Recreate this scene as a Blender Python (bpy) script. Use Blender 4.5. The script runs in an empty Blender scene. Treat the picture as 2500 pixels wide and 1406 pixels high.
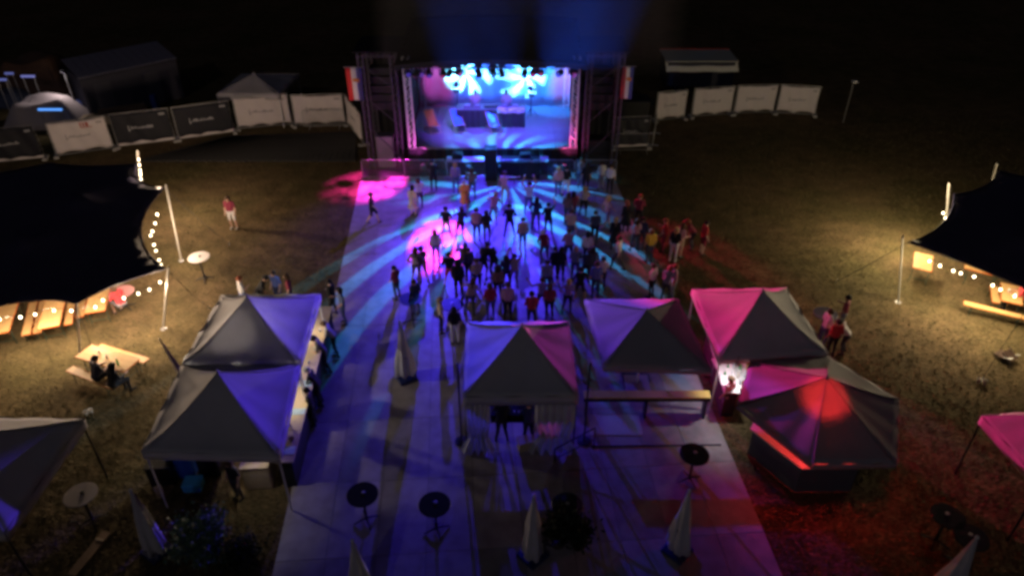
import bpy, bmesh, math, random
import numpy as np
from mathutils import Vector, Matrix, geometry, noise as mnoise
R = math.radians
rnd = random.Random(11)
sc = bpy.context.scene
C = sc.collection

# ------------------------------------------------------------------ camera
CAM_H, PITCH, FPX = 16.5, R(34.5), 1780.0
cam_d = bpy.data.cameras.new('camera'); cam = bpy.data.objects.new('camera', cam_d); C.objects.link(cam)
cam.location = (0, 0, CAM_H); cam.rotation_euler = (math.pi/2 - PITCH, 0, 0)
cam_d.sensor_width = 36; cam_d.lens = 36*FPX/2500; cam_d.clip_end = 2000; cam_d.clip_start = .1
sc.camera = cam
# ------------------------------------------------------------------ night sky, moonlight, exposure
w = bpy.data.worlds.new('World'); sc.world = w; w.use_nodes = True
nt = w.node_tree; bg = nt.nodes['Background']
sky = nt.nodes.new('ShaderNodeTexSky'); sky.sky_type = 'NISHITA'; sky.sun_disc = False
sky.sun_elevation = R(-3); sky.sun_rotation = R(200)
nt.links.new(sky.outputs[0], bg.inputs[0]); bg.inputs[1].default_value = 0.12
sun = bpy.data.lights.new('moonlight', 'SUN'); sun.energy = 0.06; sun.angle = R(.5); sun.color = (.86, .78, 1)
so = bpy.data.objects.new('moonlight', sun); C.objects.link(so); so.rotation_euler = (R(60), 0, R(-14))
sc.view_settings.view_transform = 'Standard'; sc.view_settings.look = 'None'
sc.view_settings.exposure = 0; sc.view_settings.gamma = 1; sc.view_settings.use_curve_mapping = False
sc.render.engine = 'CYCLES'
sc.cycles.max_bounces = 5; sc.cycles.diffuse_bounces = 2; sc.cycles.volume_bounces = 0
sc.cycles.sample_clamp_indirect = 4; sc.cycles.caustics_reflective = False; sc.cycles.caustics_refractive = False
sc.cycles.use_denoising = True
sc.cycles.pixel_filter_type = 'BLACKMAN_HARRIS'; sc.cycles.filter_width = 3.5

_c, _s = math.cos(PITCH), math.sin(PITCH)
def px(u, v, z=0.0):                      # where a sight line through the photograph meets the height z
    a = (u-1250)/FPX; b = (703-v)/FPX
    t = (z-CAM_H)/(-_s+b*_c)
    return Vector((a*t, (_c+b*_s)*t, z))
def zat(v, Y):                            # height seen at image row v at distance Y
    b = (703-v)/FPX
    return CAM_H+(-_s+b*_c)*Y/(_c+b*_s)

# ------------------------------------------------------------------ materials
MATS = {}
def mat(name, col, rough=.7, var=.12, scale=6, metal=0, emit=None, estr=0, transl=0, bump=0, spec=.3, alpha=1):
    if name in MATS: return MATS[name]
    m = bpy.data.materials.new(name); m.use_nodes = True; MATS[name] = m
    n = m.node_tree.nodes; l = m.node_tree.links; p = n['Principled BSDF']
    p.inputs['Roughness'].default_value = rough; p.inputs['Metallic'].default_value = metal
    p.inputs['Specular IOR Level'].default_value = spec
    tc = n.new('ShaderNodeTexCoord'); no = n.new('ShaderNodeTexNoise')
    no.inputs['Scale'].default_value = scale; no.inputs['Detail'].default_value = 5
    l.new(tc.outputs['Object'], no.inputs['Vector'])
    mx = n.new('ShaderNodeMixRGB')
    mx.inputs[1].default_value = tuple(c*(1-var) for c in col)+(1,)
    mx.inputs[2].default_value = tuple(min(1, c*(1+var)) for c in col)+(1,)
    l.new(no.outputs[0], mx.inputs[0]); l.new(mx.outputs[0], p.inputs['Base Color'])
    if bump:
        b = n.new('ShaderNodeBump'); b.inputs['Strength'].default_value = bump; b.inputs['Distance'].default_value = .02
        l.new(no.outputs[0], b.inputs['Height']); l.new(b.outputs[0], p.inputs['Normal'])
    if emit:
        p.inputs['Emission Color'].default_value = tuple(emit)+(1,); p.inputs['Emission Strength'].default_value = estr
        m.cycles.emission_sampling = 'NONE'
    out = n['Material Output']
    if transl:
        t = n.new('ShaderNodeBsdfTranslucent'); l.new(mx.outputs[0], t.inputs[0])
        ms = n.new('ShaderNodeMixShader'); ms.inputs[0].default_value = transl
        l.new(p.outputs[0], ms.inputs[1]); l.new(t.outputs[0], ms.inputs[2]); l.new(ms.outputs[0], out.inputs[0])
    if alpha < 1: p.inputs['Alpha'].default_value = alpha
    return m

BLACK = mat('black_paint', (.012, .012, .015), .5)
BLKCLOTH = mat('black_cloth', (.012, .012, .016), .9, bump=.2)
STEEL = mat('galvanised_steel', (.45, .45, .47), .42, metal=.85)
ALU = mat('aluminium', (.72, .72, .76), .4, metal=.3)
WHITEPL = mat('white_plastic', (.75, .75, .75), .4)
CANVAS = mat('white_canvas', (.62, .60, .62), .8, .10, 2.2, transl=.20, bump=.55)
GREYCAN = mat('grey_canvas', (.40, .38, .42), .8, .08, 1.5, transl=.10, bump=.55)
SHEER = mat('sheer_curtain', (.62, .62, .66), .8, .08, 3, transl=.35)
STRETCH = mat('black_stretch_fabric', (.045, .040, .085), .6, .25, 1.2, spec=.3)
WOOD = mat('pale_beer_table_wood', (.56, .36, .15), .5, .15, 3)
WOODRIM = mat('orange_table_rim', (.55, .13, .03), .5)
PINE = mat('pine_board', (.46, .36, .24), .6, .2, 3)
BANW = mat('white_banner_cloth', (.66, .60, .60), .8, .05, 2, transl=.1, bump=.2)
BAND = mat('black_banner_cloth', (.018, .018, .024), .7, .1, 2, bump=.2)
INK = mat('grey_print', (.28, .26, .28), .7); INKW = mat('white_print', (.4, .4, .42), .7); INKR = mat('red_print', (.4, .08, .07), .7)
PARAS = mat('parasol_cloth', (.50, .48, .50), .85, .15, 5, bump=.3)
SUBBLUE = mat('dark_blue_plastic', (.02, .03, .11), .35)
TOPBLK = mat('black_table_top', (.018, .018, .024), .25, spec=.5)
def plain(col, r=.75):
    return mat('cloth_%02x%02x%02x' % tuple(int(c*255) for c in col), col, r, .12, 14)

# ------------------------------------------------------------------ mesh collector
class MB:
    def __init__(s): s.v = []; s.f = []; s.m = []; s.k = 0
    def add(s, vs, fs):
        o = len(s.v); s.v += [tuple(v) for v in vs]; s.f += [tuple(i+o for i in f) for f in fs]; s.m += [s.k]*len(fs); return s
    def box(s, c, d, rz=0, rx=0, ry=0):
        M = Matrix.Rotation(rz, 3, 'Z') @ Matrix.Rotation(ry, 3, 'Y') @ Matrix.Rotation(rx, 3, 'X'); c = Vector(c)
        vs = [c + M @ Vector((x*d[0]/2, y*d[1]/2, z*d[2]/2)) for x in (-1, 1) for y in (-1, 1) for z in (-1, 1)]
        return s.add(vs, [(0,1,3,2), (4,6,7,5), (0,4,5,1), (2,3,7,6), (0,2,6,4), (1,5,7,3)])
    def tube(s, pts, rad, n=8, cap=True):
        pts = [Vector(p) for p in pts]; rad = rad if isinstance(rad, (list, tuple)) else [rad]*len(pts)
        rings = []; up = None
        for i, p in enumerate(pts):
            d = (pts[min(i+1, len(pts)-1)]-pts[max(i-1, 0)])
            d = d.normalized() if d.length > 1e-9 else Vector((0, 0, 1))
            if up is None: up = Vector((1, 0, 0)) if abs(d.x) < .8 else Vector((0, 1, 0))
            a = (up - d*up.dot(d)).normalized(); up = a; b = d.cross(a)
            rings.append([p + (a*math.cos(2*math.pi*k/n)+b*math.sin(2*math.pi*k/n))*rad[i] for k in range(n)])
        fs = [(i*n+k, i*n+(k+1) % n, (i+1)*n+(k+1) % n, (i+1)*n+k) for i in range(len(pts)-1) for k in range(n)]
        if cap: fs += [tuple(range(n))[::-1], tuple((len(pts)-1)*n+k for k in range(n))]
        return s.add([v for r in rings for v in r], fs)
    def lathe(s, prof, c=(0, 0, 0), n=24, wob=None):
        vs = []; c = Vector(c)
        for r, z in prof:
            for k in range(n):
                a = 2*math.pi*k/n; q = r*(1+(wob(a, z) if wob else 0))
                vs.append(c+Vector((q*math.cos(a), q*math.sin(a), z)))
        m = len(prof)
        fs = [(i*n+k, i*n+(k+1) % n, (i+1)*n+(k+1) % n, (i+1)*n+k) for i in range(m-1) for k in range(n)]
        fs += [tuple(range(n))[::-1], tuple((m-1)*n+k for k in range(n))]
        return s.add(vs, fs)
    def sheet(s, fn, nu, nv, th=0):       # a cloth: fn(s,t) -> point, given a thickness th
        o = [Vector(fn(i/nu, j/nv)) for j in range(nv+1) for i in range(nu+1)]
        W = nu+1
        fs = [(j*W+i, j*W+i+1, (j+1)*W+i+1, (j+1)*W+i) for j in range(nv) for i in range(nu)]
        if not th: return s.add(o, fs)
        nr = [Vector() for _ in o]
        for f in fs:
            q = (o[f[2]]-o[f[0]]).cross(o[f[3]]-o[f[1]])
            for k in f: nr[k] += q
        b = [p-(n.normalized() if n.length else Vector((0, 0, 1)))*th for p, n in zip(o, nr)]
        N = len(o); rim = [i for i in range(W)]+[j*W+nu for j in range(1, nv+1)]+[nv*W+i for i in range(nu-1, -1, -1)]+[j*W for j in range(nv-1, 0, -1)]
        fs2 = fs+[tuple(k+N for k in f[::-1]) for f in fs]+[(rim[k], rim[k-1], rim[k-1]+N, rim[k]+N) for k in range(len(rim))]
        return s.add(o+b, fs2)
    def mesh(s, name, mats, smooth=False):
        me = bpy.data.meshes.new(name); me.from_pydata(s.v, [], s.f)
        for m in (mats if isinstance(mats, (list, tuple)) else [mats]): me.materials.append(m)
        me.polygons.foreach_set('material_index', s.m)
        if smooth: me.polygons.foreach_set('use_smooth', [True]*len(s.f))
        me.update(); return me
    def build(s, name, mats, parent=None, smooth=False, loc=None, rz=0):
        return link(name, s.mesh(name, mats, smooth), parent, loc, rz)

def link(name, me, parent=None, loc=None, rz=0):
    o = bpy.data.objects.new(name, me); C.objects.link(o)
    if parent: o.parent = parent
    if loc is not None: o.location = loc
    if rz: o.rotation_euler = (0, 0, rz)
    return o
def tag(o, label, cat, group=None):
    o['label'] = label; o['category'] = cat
    if group: o['group'] = group
    return o
def thing(name, label, cat, loc=(0, 0, 0), rz=0, group=None):
    o = link(name, None, None, loc, rz); o.empty_display_size = .2; o['kind'] = 'thing'
    return tag(o, label, cat, group)
def dup(root, loc, rz, label, group=None):
    r = root.copy(); C.objects.link(r); r.location = loc; r.rotation_euler = (0, 0, rz); r['label'] = label
    if group: r['group'] = group
    for ch in list(root.children):
        if ch.type == 'LIGHT': continue
        c = ch.copy(); C.objects.link(c); c.parent = r
        for g in list(ch.children):
            d = g.copy(); C.objects.link(d); d.parent = c
    return r
def struct(o): o['kind'] = 'structure'; return o
def stuff(o): o['kind'] = 'stuff'; return o

# ------------------------------------------------------------------ lamps (each lamp is built with its fixture further down)
def spot(loc, target, col, watt, ang, blend=.6, rad=.05, gobo=None, parent=None):
    d = bpy.data.lights.new('lamp', 'SPOT'); d.color = col; d.energy = watt; d.spot_size = R(ang); d.spot_blend = blend; d.shadow_soft_size = rad
    o = bpy.data.objects.new('lamp', d); C.objects.link(o); loc = Vector(loc); f = (Vector(target)-loc).normalized()
    o.location = loc; o.rotation_euler = f.to_track_quat('-Z', 'Y').to_euler()
    if parent:
        bpy.context.view_layer.update(); o.parent = parent; o.matrix_parent_inverse = parent.matrix_world.inverted()
    if gobo:                              # a patterned disc in the lamp: strength varies with the direction of the light
        d.use_nodes = True; t = d.node_tree; n = t.nodes; l = t.links
        em = n['Emission']; g = n.new('ShaderNodeNewGeometry')
        rt = f.cross(Vector((0, 0, 1))).normalized(); up = rt.cross(f)
        def dot(v):
            k = n.new('ShaderNodeVectorMath'); k.operation = 'DOT_PRODUCT'; k.inputs[1].default_value = v
            l.new(g.outputs['Incoming'], k.inputs[0]); return k.outputs['Value']
        def op(o_, a, b=None, c=None):
            k = n.new('ShaderNodeMath'); k.operation = o_
            for i, q in enumerate((a, b, c)):
                if q is None: continue
                if isinstance(q, (int, float)): k.inputs[i].default_value = q
                else: l.new(q, k.inputs[i])
            return k.outputs[0]
        z = op('ABSOLUTE', dot(f)); u = op('DIVIDE', dot(rt), z); v = op('DIVIDE', dot(up), z)
        l.new(gobo(op, u, v, n, l), em.inputs['Strength'])
    return o
def point(loc, col, watt, rad=.06, parent=None):
    d = bpy.data.lights.new('lamp', 'POINT'); d.color = col; d.energy = watt; d.shadow_soft_size = rad
    o = bpy.data.objects.new('lamp', d); C.objects.link(o); o.location = loc
    if parent:
        bpy.context.view_layer.update(); o.parent = parent; o.matrix_parent_inverse = parent.matrix_world.inverted()
    return o
def sstep(op, x, a, b):
    t = op('DIVIDE', op('SUBTRACT', x, a), b-a)
    t = op('MINIMUM', op('MAXIMUM', t, 0.0), 1.0)
    return op('MULTIPLY', op('MULTIPLY', t, t), op('SUBTRACT', 3.0, op('MULTIPLY', t, 2.0)))
def nz(n, l, op, u, v, scale, seed=0.0):
    cb = n.new('ShaderNodeCombineXYZ'); l.new(u, cb.inputs[0]); l.new(v, cb.inputs[1]); cb.inputs[2].default_value = seed
    t = n.new('ShaderNodeTexNoise'); t.inputs['Scale'].default_value = scale; t.inputs['Detail'].default_value = 2; l.new(cb.outputs[0], t.inputs[0])
    return t.outputs[0]
def ring_gobo(r0, r1, period, width, seed, side=False):
    def f(op, u, v, n, l):
        r = op('SQRT', op('ADD', op('MULTIPLY', u, u), op('MULTIPLY', v, v)))
        k = nz(n, l, op, u, v, 2.2, seed)
        r = op('ADD', r, op('MULTIPLY', op('SUBTRACT', k, .5), .10))
        s_ = op('SINE', op('MULTIPLY', r, 2*math.pi/period))
        s_ = sstep(op, s_, width, width+.5)
        s_ = op('MULTIPLY', s_, sstep(op, r, r0, r0+.04))
        s_ = op('MULTIPLY', s_, op('SUBTRACT', 1.0, sstep(op, r, r1-.05, r1)))
        s_ = op('MULTIPLY', s_, op('SUBTRACT', 1.0, sstep(op, v, .06, .11)))
        if side: s_ = op('MULTIPLY', s_, sstep(op, op('ABSOLUTE', u), .10, .26))
        return op('MULTIPLY', s_, sstep(op, nz(n, l, op, u, v, 5, seed+3), .34, .55))
    return f
def petal_gobo(nrays, r0, r1, swirl=0.0, seed=0.0, soft=.4):
    def f(op, u, v, n, l):
        r = op('SQRT', op('ADD', op('MULTIPLY', u, u), op('MULTIPLY', v, v)))
        a = op('ARCTAN2', v, u)
        a = op('ADD', a, op('MULTIPLY', r, swirl))
        s_ = sstep(op, op('SINE', op('MULTIPLY', a, nrays)), -.35, -.35+soft)
        s_ = op('MULTIPLY', s_, sstep(op, r, r0, r0+.03))
        s_ = op('MULTIPLY', s_, op('SUBTRACT', 1.0, sstep(op, r, r1*.8, r1)))
        return s_
    return f
def cloud_gobo(scale, lo, hi, seed=0.0):
    return lambda op, u, v, n, l: sstep(op, nz(n, l, op, u, v, scale, seed), lo, hi)

# ================================================================== SETTING
def grass_mat():
    m = bpy.data.materials.new('dry_grass'); m.use_nodes = True; n = m.node_tree.nodes; l = m.node_tree.links; p = n['Principled BSDF']
    p.inputs['Roughness'].default_value = .9; p.inputs['Specular IOR Level'].default_value = .1
    tc = n.new('ShaderNodeTexCoord')
    def N(sc_, det, sx=1, rot=0):
        mp = n.new('ShaderNodeMapping'); mp.inputs['Scale'].default_value = (sx, 1, 1); mp.inputs['Rotation'].default_value = (0, 0, rot)
        l.new(tc.outputs['Object'], mp.inputs[0])
        t = n.new('ShaderNodeTexNoise'); t.inputs['Scale'].default_value = sc_; t.inputs['Detail'].default_value = det; l.new(mp.outputs[0], t.inputs[0]); return t.outputs[0]
    def ramp(src, a, b, lo=.35, hi=.65):
        r = n.new('ShaderNodeValToRGB'); r.color_ramp.elements[0].position = lo; r.color_ramp.elements[1].position = hi
        r.color_ramp.elements[0].color = a+(1,); r.color_ramp.elements[1].color = b+(1,); l.new(src, r.inputs[0]); return r.outputs[0]
    big = ramp(N(.22, 4), (.085, .071, .032), (.13, .090, .052))
    mid = ramp(N(1.6, 5, .7), (.68, .69, .66), (1.22, 1.2, 1.16), .3, .7)
    fine = ramp(N(13, 4, .6, .6), (.5, .5, .45), (1.45, 1.4, 1.35), .3, .7)
    def mul(a, b):
        k = n.new('ShaderNodeMixRGB'); k.blend_type = 'MULTIPLY'; k.inputs[0].default_value = 1; l.new(a, k.inputs[1]); l.new(b, k.inputs[2]); return k.outputs[0]
    l.new(mul(mul(big, mid), fine), p.inputs['Base Color'])
    b = n.new('ShaderNodeBump'); b.inputs['Strength'].default_value = .9; b.inputs['Distance'].default_value = .06
    l.new(N(9, 6, .7, .4), b.inputs['Height']); l.new(b.outputs[0], p.inputs['Normal'])
    return m
GRASS = grass_mat()
g = MB(); g.add([(-500, -60, 0), (500, -60, 0), (500, 900, 0), (-500, 900, 0)], [(0, 1, 2, 3)])
struct(g.build('ground', GRASS))

ROT = R(4.1)                                   # the dance floor and the bars turn a little from the camera's axis
FL0 = Vector((-6.08, 11.11, 0)); FX = Vector((math.cos(ROT), math.sin(ROT), 0)); FY = Vector((-math.sin(ROT), math.cos(ROT), 0))
def fl(a, b, z=0): return FL0+FX*a+FY*b+Vector((0, 0, z))
FW, FN, FS = 12.9, 24.0, -4.6
def in_floor(x, y):
    q = Vector((x, y, 0))-FL0; return -.15 < q.dot(FX) < FW+.15 and FS-.1 < q.dot(FY) < FN+.1
# --- tufts of grass over the lawn
def tufts():
    rs = np.random.RandomState(4); pts = []
    while len(pts) < 42000:
        Y = 8+36*rs.rand()**1.35; X = (rs.rand()*2-1)*(4+Y*.80)
        if not in_floor(X, Y): pts.append((X, Y))
    pts = np.array(pts); n = len(pts); vs = np.zeros((n, 9, 3)); k = 0
    for b in range(3):
        a = rs.rand(n)*2*np.pi; ln = .025+.05*rs.rand(n); lean = .03+.09*rs.rand(n); wd = .012+.012*rs.rand(n)
        ox = pts[:, 0]+.05*rs.randn(n); oy = pts[:, 1]+.05*rs.randn(n); cx, cy = np.cos(a), np.sin(a)
        vs[:, b*3] = np.stack([ox-cy*wd, oy+cx*wd, 0*ox], 1); vs[:, b*3+1] = np.stack([ox+cy*wd, oy-cx*wd, 0*ox], 1)
        vs[:, b*3+2] = np.stack([ox+cx*lean, oy+cy*lean, ln], 1)
    me = bpy.data.meshes.new('grass'); me.vertices.add(n*9); me.vertices.foreach_set('co', vs.reshape(-1))
    me.loops.add(n*9); me.loops.foreach_set('vertex_index', np.arange(n*9, dtype=np.int32))
    me.polygons.add(n*3); me.polygons.foreach_set('loop_start', np.arange(0, n*9, 3, dtype=np.int32))
    me.update(calc_edges=True); me.materials.append(mat('grass_blade', (.105, .084, .040), .8, .45, .8, spec=.1)); return me
gr = link('grass', tufts()); stuff(gr); tag(gr, 'short dry lawn grass growing all round the dance floor', 'grass')

# --- dance floor of boards
def floor_mat():
    m = mat('floor_board', (.33, .29, .30), .5, .22, 1.3, spec=.35, bump=.06); n = m.node_tree.nodes; l = m.node_tree.links; p = n['Principled BSDF']
    oi = n.new('ShaderNodeObjectInfo'); mr = n.new('ShaderNodeMapRange'); mr.inputs[3].default_value = .78; mr.inputs[4].default_value = 1.12
    l.new(oi.outputs['Random'], mr.inputs[0]); src = p.inputs['Base Color'].links[0].from_socket
    k = n.new('ShaderNodeMixRGB'); k.blend_type = 'MULTIPLY'; k.inputs[0].default_value = 1; l.new(src, k.inputs[1]); l.new(mr.outputs[0], k.inputs[2])
    tc = n.new('ShaderNodeTexCoord'); no = n.new('ShaderNodeTexNoise'); no.inputs['Scale'].default_value = 2.4; no.inputs['Detail'].default_value = 8
    va = n.new('ShaderNodeVectorMath'); va.operation = 'ADD'; l.new(tc.outputs['Object'], va.inputs[0]); l.new(oi.outputs['Location'], va.inputs[1]); l.new(va.outputs[0], no.inputs[0])
    r = n.new('ShaderNodeValToRGB'); r.color_ramp.elements[0].position = .33; r.color_ramp.elements[0].color = (.78, .76, .74, 1); r.color_ramp.elements[1].position = .6
    l.new(no.outputs[0], r.inputs[0]); k2 = n.new('ShaderNodeMixRGB'); k2.blend_type = 'MULTIPLY'; k2.inputs[0].default_value = 1
    l.new(k.outputs[0], k2.inputs[1]); l.new(r.outputs[0], k2.inputs[2]); l.new(k2.outputs[0], p.inputs['Base Color'])
    m2 = n.new('ShaderNodeMapRange'); m2.inputs[3].default_value = .62; m2.inputs[4].default_value = .38; l.new(no.outputs[0], m2.inputs[0]); l.new(m2.outputs[0], p.inputs['Roughness'])
    return m
FLOORM = floor_mat()
base = MB(); a, b, c_, d_ = fl(0, FS, .004), fl(FW, FS, .004), fl(FW, FN, .004), fl(0, FN, .004); base.add([a, b, c_, d_], [(0, 1, 2, 3)])
dfl = struct(base.build('dance_floor', BLACK))
NC, PR = 10, 2.48; PWd = FW/NC
pm = MB(); pm.box((0, 0, .022), (PWd-.012, PR-.014, .036)); pme = pm.mesh('floor_panel', FLOORM)
r0 = (fl(0, 0).y, )
for i in range(NC):
    b0 = FS
    for j in range(12):
        b1 = -.02-PR*2+PR*(j)+1.65
        if b1-PR/2 < FS-.01 or b1+PR/2 > FN+.2: continue
        o = link('floor_panel', pme, dfl, fl((i+.5)*PWd, b1, .003+rnd.uniform(0, .004)), ROT+rnd.uniform(-.0008, .0008))
        o.rotation_euler = (rnd.uniform(-.001, .001), rnd.uniform(-.001, .001), ROT)
# --- ribbed trackway mats along the fence on the left
tw = MB(); q = [px(330, 396), px(868, 396), px(868, 322), px(560, 334)]
tw.add([v+Vector((0, 0, .008)) for v in q], [(0, 1, 2, 3)]); TWM = mat('trackway_rubber', (.055, .052, .050), .8, .3, 2)
two = struct(tw.build('trackway', TWM))
for i in range(34):
    t = (i+.5)/34; p0 = q[0].lerp(q[1], t); p1 = q[3].lerp(q[2], t); s_ = MB()
    dd = (p1-p0); L = dd.length; s_.box((0, 0, .03), (.30, L*.97, .035)); s_.build('slat', TWM, two, loc=(p0+p1)/2, rz=math.atan2(dd.y, dd.x)-math.pi/2)

# ================================================================== STAGE
SX, SY, SH, SB = -1.0, 34.93, 1.2, 41.0            # centre, front edge, deck height, back wall
SW = 8.7
DECK = mat('stage_deck', (.22, .21, .24), .38, .2, 3, spec=.4)
st = thing('stage', 'open-air concert stage with black roof, smoky backdrop and black front skirt', 'stage', (SX, SY, 0))
for i in range(8):
    for j in range(3):
        m_ = MB(); m_.box((-SW/2+(i+.5)*SW/8, .02+(j+.5)*2.03, SH-.03), (SW/8-.01, 2.02, .06)); m_.build('deck_panel', DECK, st)
m_ = MB(); m_.box((0, 3.05, SH-.12), (SW, 6.0, .1))
for x in np.linspace(-SW/2+.1, SW/2-.1, 6):
    for y in (.15, 3, 5.9): m_.box((x, y, .5), (.08, .08, 1.05))
m_.build('deck_frame', STEEL, st)
m_ = MB(); m_.sheet(lambda s, t: (-SW/2+SW*s, -.03-.025*math.sin(s*120), (SH-.07)*t+.01), 120, 1, .01); m_.build('front_skirt', BLKCLOTH, st)
BDM = mat('backdrop_cloth', (.40, .40, .46), .85, .15, .8, bump=.1)
m_ = MB(); m_.sheet(lambda s, t: (SW/2-SW*s, 6.05+.06*math.sin(s*46)+.03*math.sin(s*17), SH+4.4*t), 120, 6, .02); m_.build('backdrop', BDM, st, True)
for s_ in (-1, 1):
    m_ = MB(); m_.sheet(lambda s, t: (s_*(SW/2+.05)+.03*math.sin(s*40), .4+5.6*s, SH+4.7*t), 60, 2, .02); m_.build('side_curtain', BLKCLOTH, st, True)
SHEETR = mat('black_roof_sheet', (.006, .006, .009), 1.0, spec=.0)
# arched black roof
def roof_pt(s, t):
    x = -SW/2-.25+(SW+.5)*s; arch = .30*math.sin(math.pi*s)**.8
    return (x, -.6+7.3*t, 4.62+.98+arch*(1-.3*t)+.35*t)
m_ = MB(); m_.sheet(roof_pt, 24, 8, .08); m_.build('roof', SHEETR, st, True)
m_ = MB(); m_.sheet(lambda s, t: (-SW/2-.25+(SW+.5)*s, -.64, 5.66+.27*math.sin(math.pi*s)**.8-(.24+.02*math.sin(s*90))*t), 60, 2, .015); m_.build('roof_valance', BLKCLOTH, st)
def truss(L, wd=.3, rt=.024):             # a lattice truss running up +Z from the origin
    m_ = MB(); h = wd/2
    for x in (-h, h):
        for y in (-h, h): m_.tube([(x, y, 0), (x, y, L)], rt, 6)
    n = max(2, int(L/wd)); dz = L/n
    for k in range(n):
        z0, z1 = k*dz, (k+1)*dz
        if k % 2: z0, z1 = z1, z0
        for (a, b) in (((-h, -h), (h, -h)), ((h, -h), (h, h)), ((h, h), (-h, h)), ((-h, h), (-h, -h))):
            m_.tube([(a[0], a[1], z0), (b[0], b[1], z1)], rt*.5, 5, False)
    return m_
for s_ in (-1, 1):
    for y in (.2, 5.8):
        truss(4.6, .29).build('truss_column', ALU, st, loc=(s_*(SW/2-.22), y, SH))
tr = truss(SW, .3).build('front_truss', ALU, st, loc=(-SW/2, .2, 5.45)); tr.rotation_euler = (0, math.pi/2, 0)
tr = truss(SW, .3).build('back_truss', ALU, st, loc=(-SW/2, 5.6, 5.2)); tr.rotation_euler = (0, math.pi/2, 0)
# front step
m_ = MB(); m_.box((.25, -.42, .38), (5.2, .6, .76)); m_.k = 1; m_.box((.25, -.42, .775), (5.2, .6, .03)); m_.build('front_step', [BLKCLOTH, mat('pale_step', (.5, .5, .52), .5)], st)

# side scaffold wings
DTRUSS = mat('dark_truss', (.075, .07, .10), .5, metal=.2)
SHEET = mat('black_scrim', (.010, .010, .014), .9)
def wing(s_, label):
    x0 = s_*6.3; t = thing('scaffold_wing', label, 'scaffold', (SX, SY+.15, 0), 0, 'scaffold wings beside the stage')
    for x in (s_*4.75, x0):
        for y in (0, 2.2): truss(5.95, .26, .022).build('truss_leg', DTRUSS, t, loc=(x, y, 0))
    for z, nm in ((5.85, 'top_beam'), ):
        for y in (0, 2.2):
            o = truss(1.95, .22, .02).build(nm, DTRUSS, t, loc=(min(s_*4.55, s_*6.5), y, z+.1)); o.rotation_euler = (0, math.pi/2, 0)
    m_ = MB(); m_.sheet(lambda s, q_: (min(s_*4.6, s_*6.45)+1.85*s, 2.4+.03*math.sin(s*30), 5.8*q_+.03), 30, 2, .02); m_.build('scrim', SHEET, t)
    m_ = MB(); m_.box((s_*5.5, 1.1, 6.1), (2.2, 2.7, .05)); m_.build('roof_sheet', SHEET, t)
    for k in range(3):
        o = MB(); o.tube([(s_*4.75, 0, .6+k*1.8), (x0, 0, 2.3+k*1.6)], .022, 6); o.build('brace', DTRUSS, t)
    return t
wing(-1, 'scaffold wing left of the stage opening, purple lit, red striped banner hung outside')
wing(1, 'scaffold wing right of the stage opening, beside the black fence banner')
def loudspeaker(loc, d, label, rz=0, ang=0, group='black loudspeakers'):
    t = thing('loudspeaker', label, 'loudspeaker', loc, rz, group)
    m_ = MB(); w_, dp, h_ = d
    m_.box((0, 0, h_/2), (w_, dp, h_)); c = m_.build('cabinet', BLACK, t)
    bv = c.modifiers.new('b', 'BEVEL'); bv.width = .02; bv.segments = 2
    m_ = MB(); m_.box((0, -dp/2-.008, h_/2), (w_*.9, .014, h_*.9)); m_.build('grille', mat('speaker_grille', (.02, .02, .025), .6, metal=.4), t)
    for sx in (-1, 1):
        m_ = MB(); m_.box((sx*(w_/2+.006), 0, h_*.6), (.012, dp*.4, .06)); m_.build('handle', STEEL, t)
    return t
for s_, nm in ((-1, 'left'), (1, 'right')):
    for k in range(5):
        loudspeaker((SX+s_*5.5, SY+.9+.05*k*k*.3, 3.0+k*.42), (1.1, .6, .40), '%s array box in the %s scaffold wing' % (['lowest black', 'second lowest black', 'middle black', 'second highest black', 'topmost black'][k], nm), 0, 0, 'flown speaker boxes')
    for k in range(2):
        loudspeaker((SX+s_*5.5, SY+.8, .02+k*.72), (1.2, .8, .70), '%s black subwoofer standing on the ground in the %s scaffold wing' % (['lower', 'upper'][k], nm), 0, 0, 'subwoofers in the wings')
# striped banners outside the wings
def striped_banner(u0, u1, v0, v1, label):
    Y = SY+.1; x0 = (u0-1250)/FPX; t = thing('striped_banner', label, 'banner', (0, 0, 0), 0, 'striped banners on the scaffold wings')
    z1, z0 = zat(v0, Y), zat(v1, Y); dep = Y*_c+(CAM_H-(z0+z1)/2)*_s
    X0, X1 = (u0-1250)/FPX*dep, (u1-1250)/FPX*dep
    t.location = ((X0+X1)/2, Y, z0); W_ = (X1-X0); Hh = z1-z0
    for k, (nm, c) in enumerate((('red_stripe', (.55, .03, .03)), ('white_stripe', (.62, .58, .6)), ('blue_stripe', (.05, .06, .28)))):
        m_ = MB(); m_.sheet(lambda s, q_: (-W_/2+W_*(k+s)/3, .03*math.sin(q_*5+(k+s)*1.4), Hh*q_), 6, 10, .012); m_.build(nm, plain(c), t, True)
    m_ = MB(); m_.sheet(lambda s, q_: (-W_*.1+W_*.42*s, -.025+.03*math.sin(q_*5), Hh*(.42+.26*q_)), 4, 4, .01); m_.build('orange_emblem', plain((.45, .16, .03)), t)
    m_ = MB(); m_.tube([(-W_/2-.1, 0, Hh+.02), (W_/2+.1, 0, Hh+.02)], .02, 6); m_.build('rod', STEEL, t)
striped_banner(848, 885, 166, 246, 'red, white and blue striped banner hanging outside the left scaffold wing')
striped_banner(1517, 1545, 164, 242, 'red, white and blue striped banner hanging outside the right scaffold wing')

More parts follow.
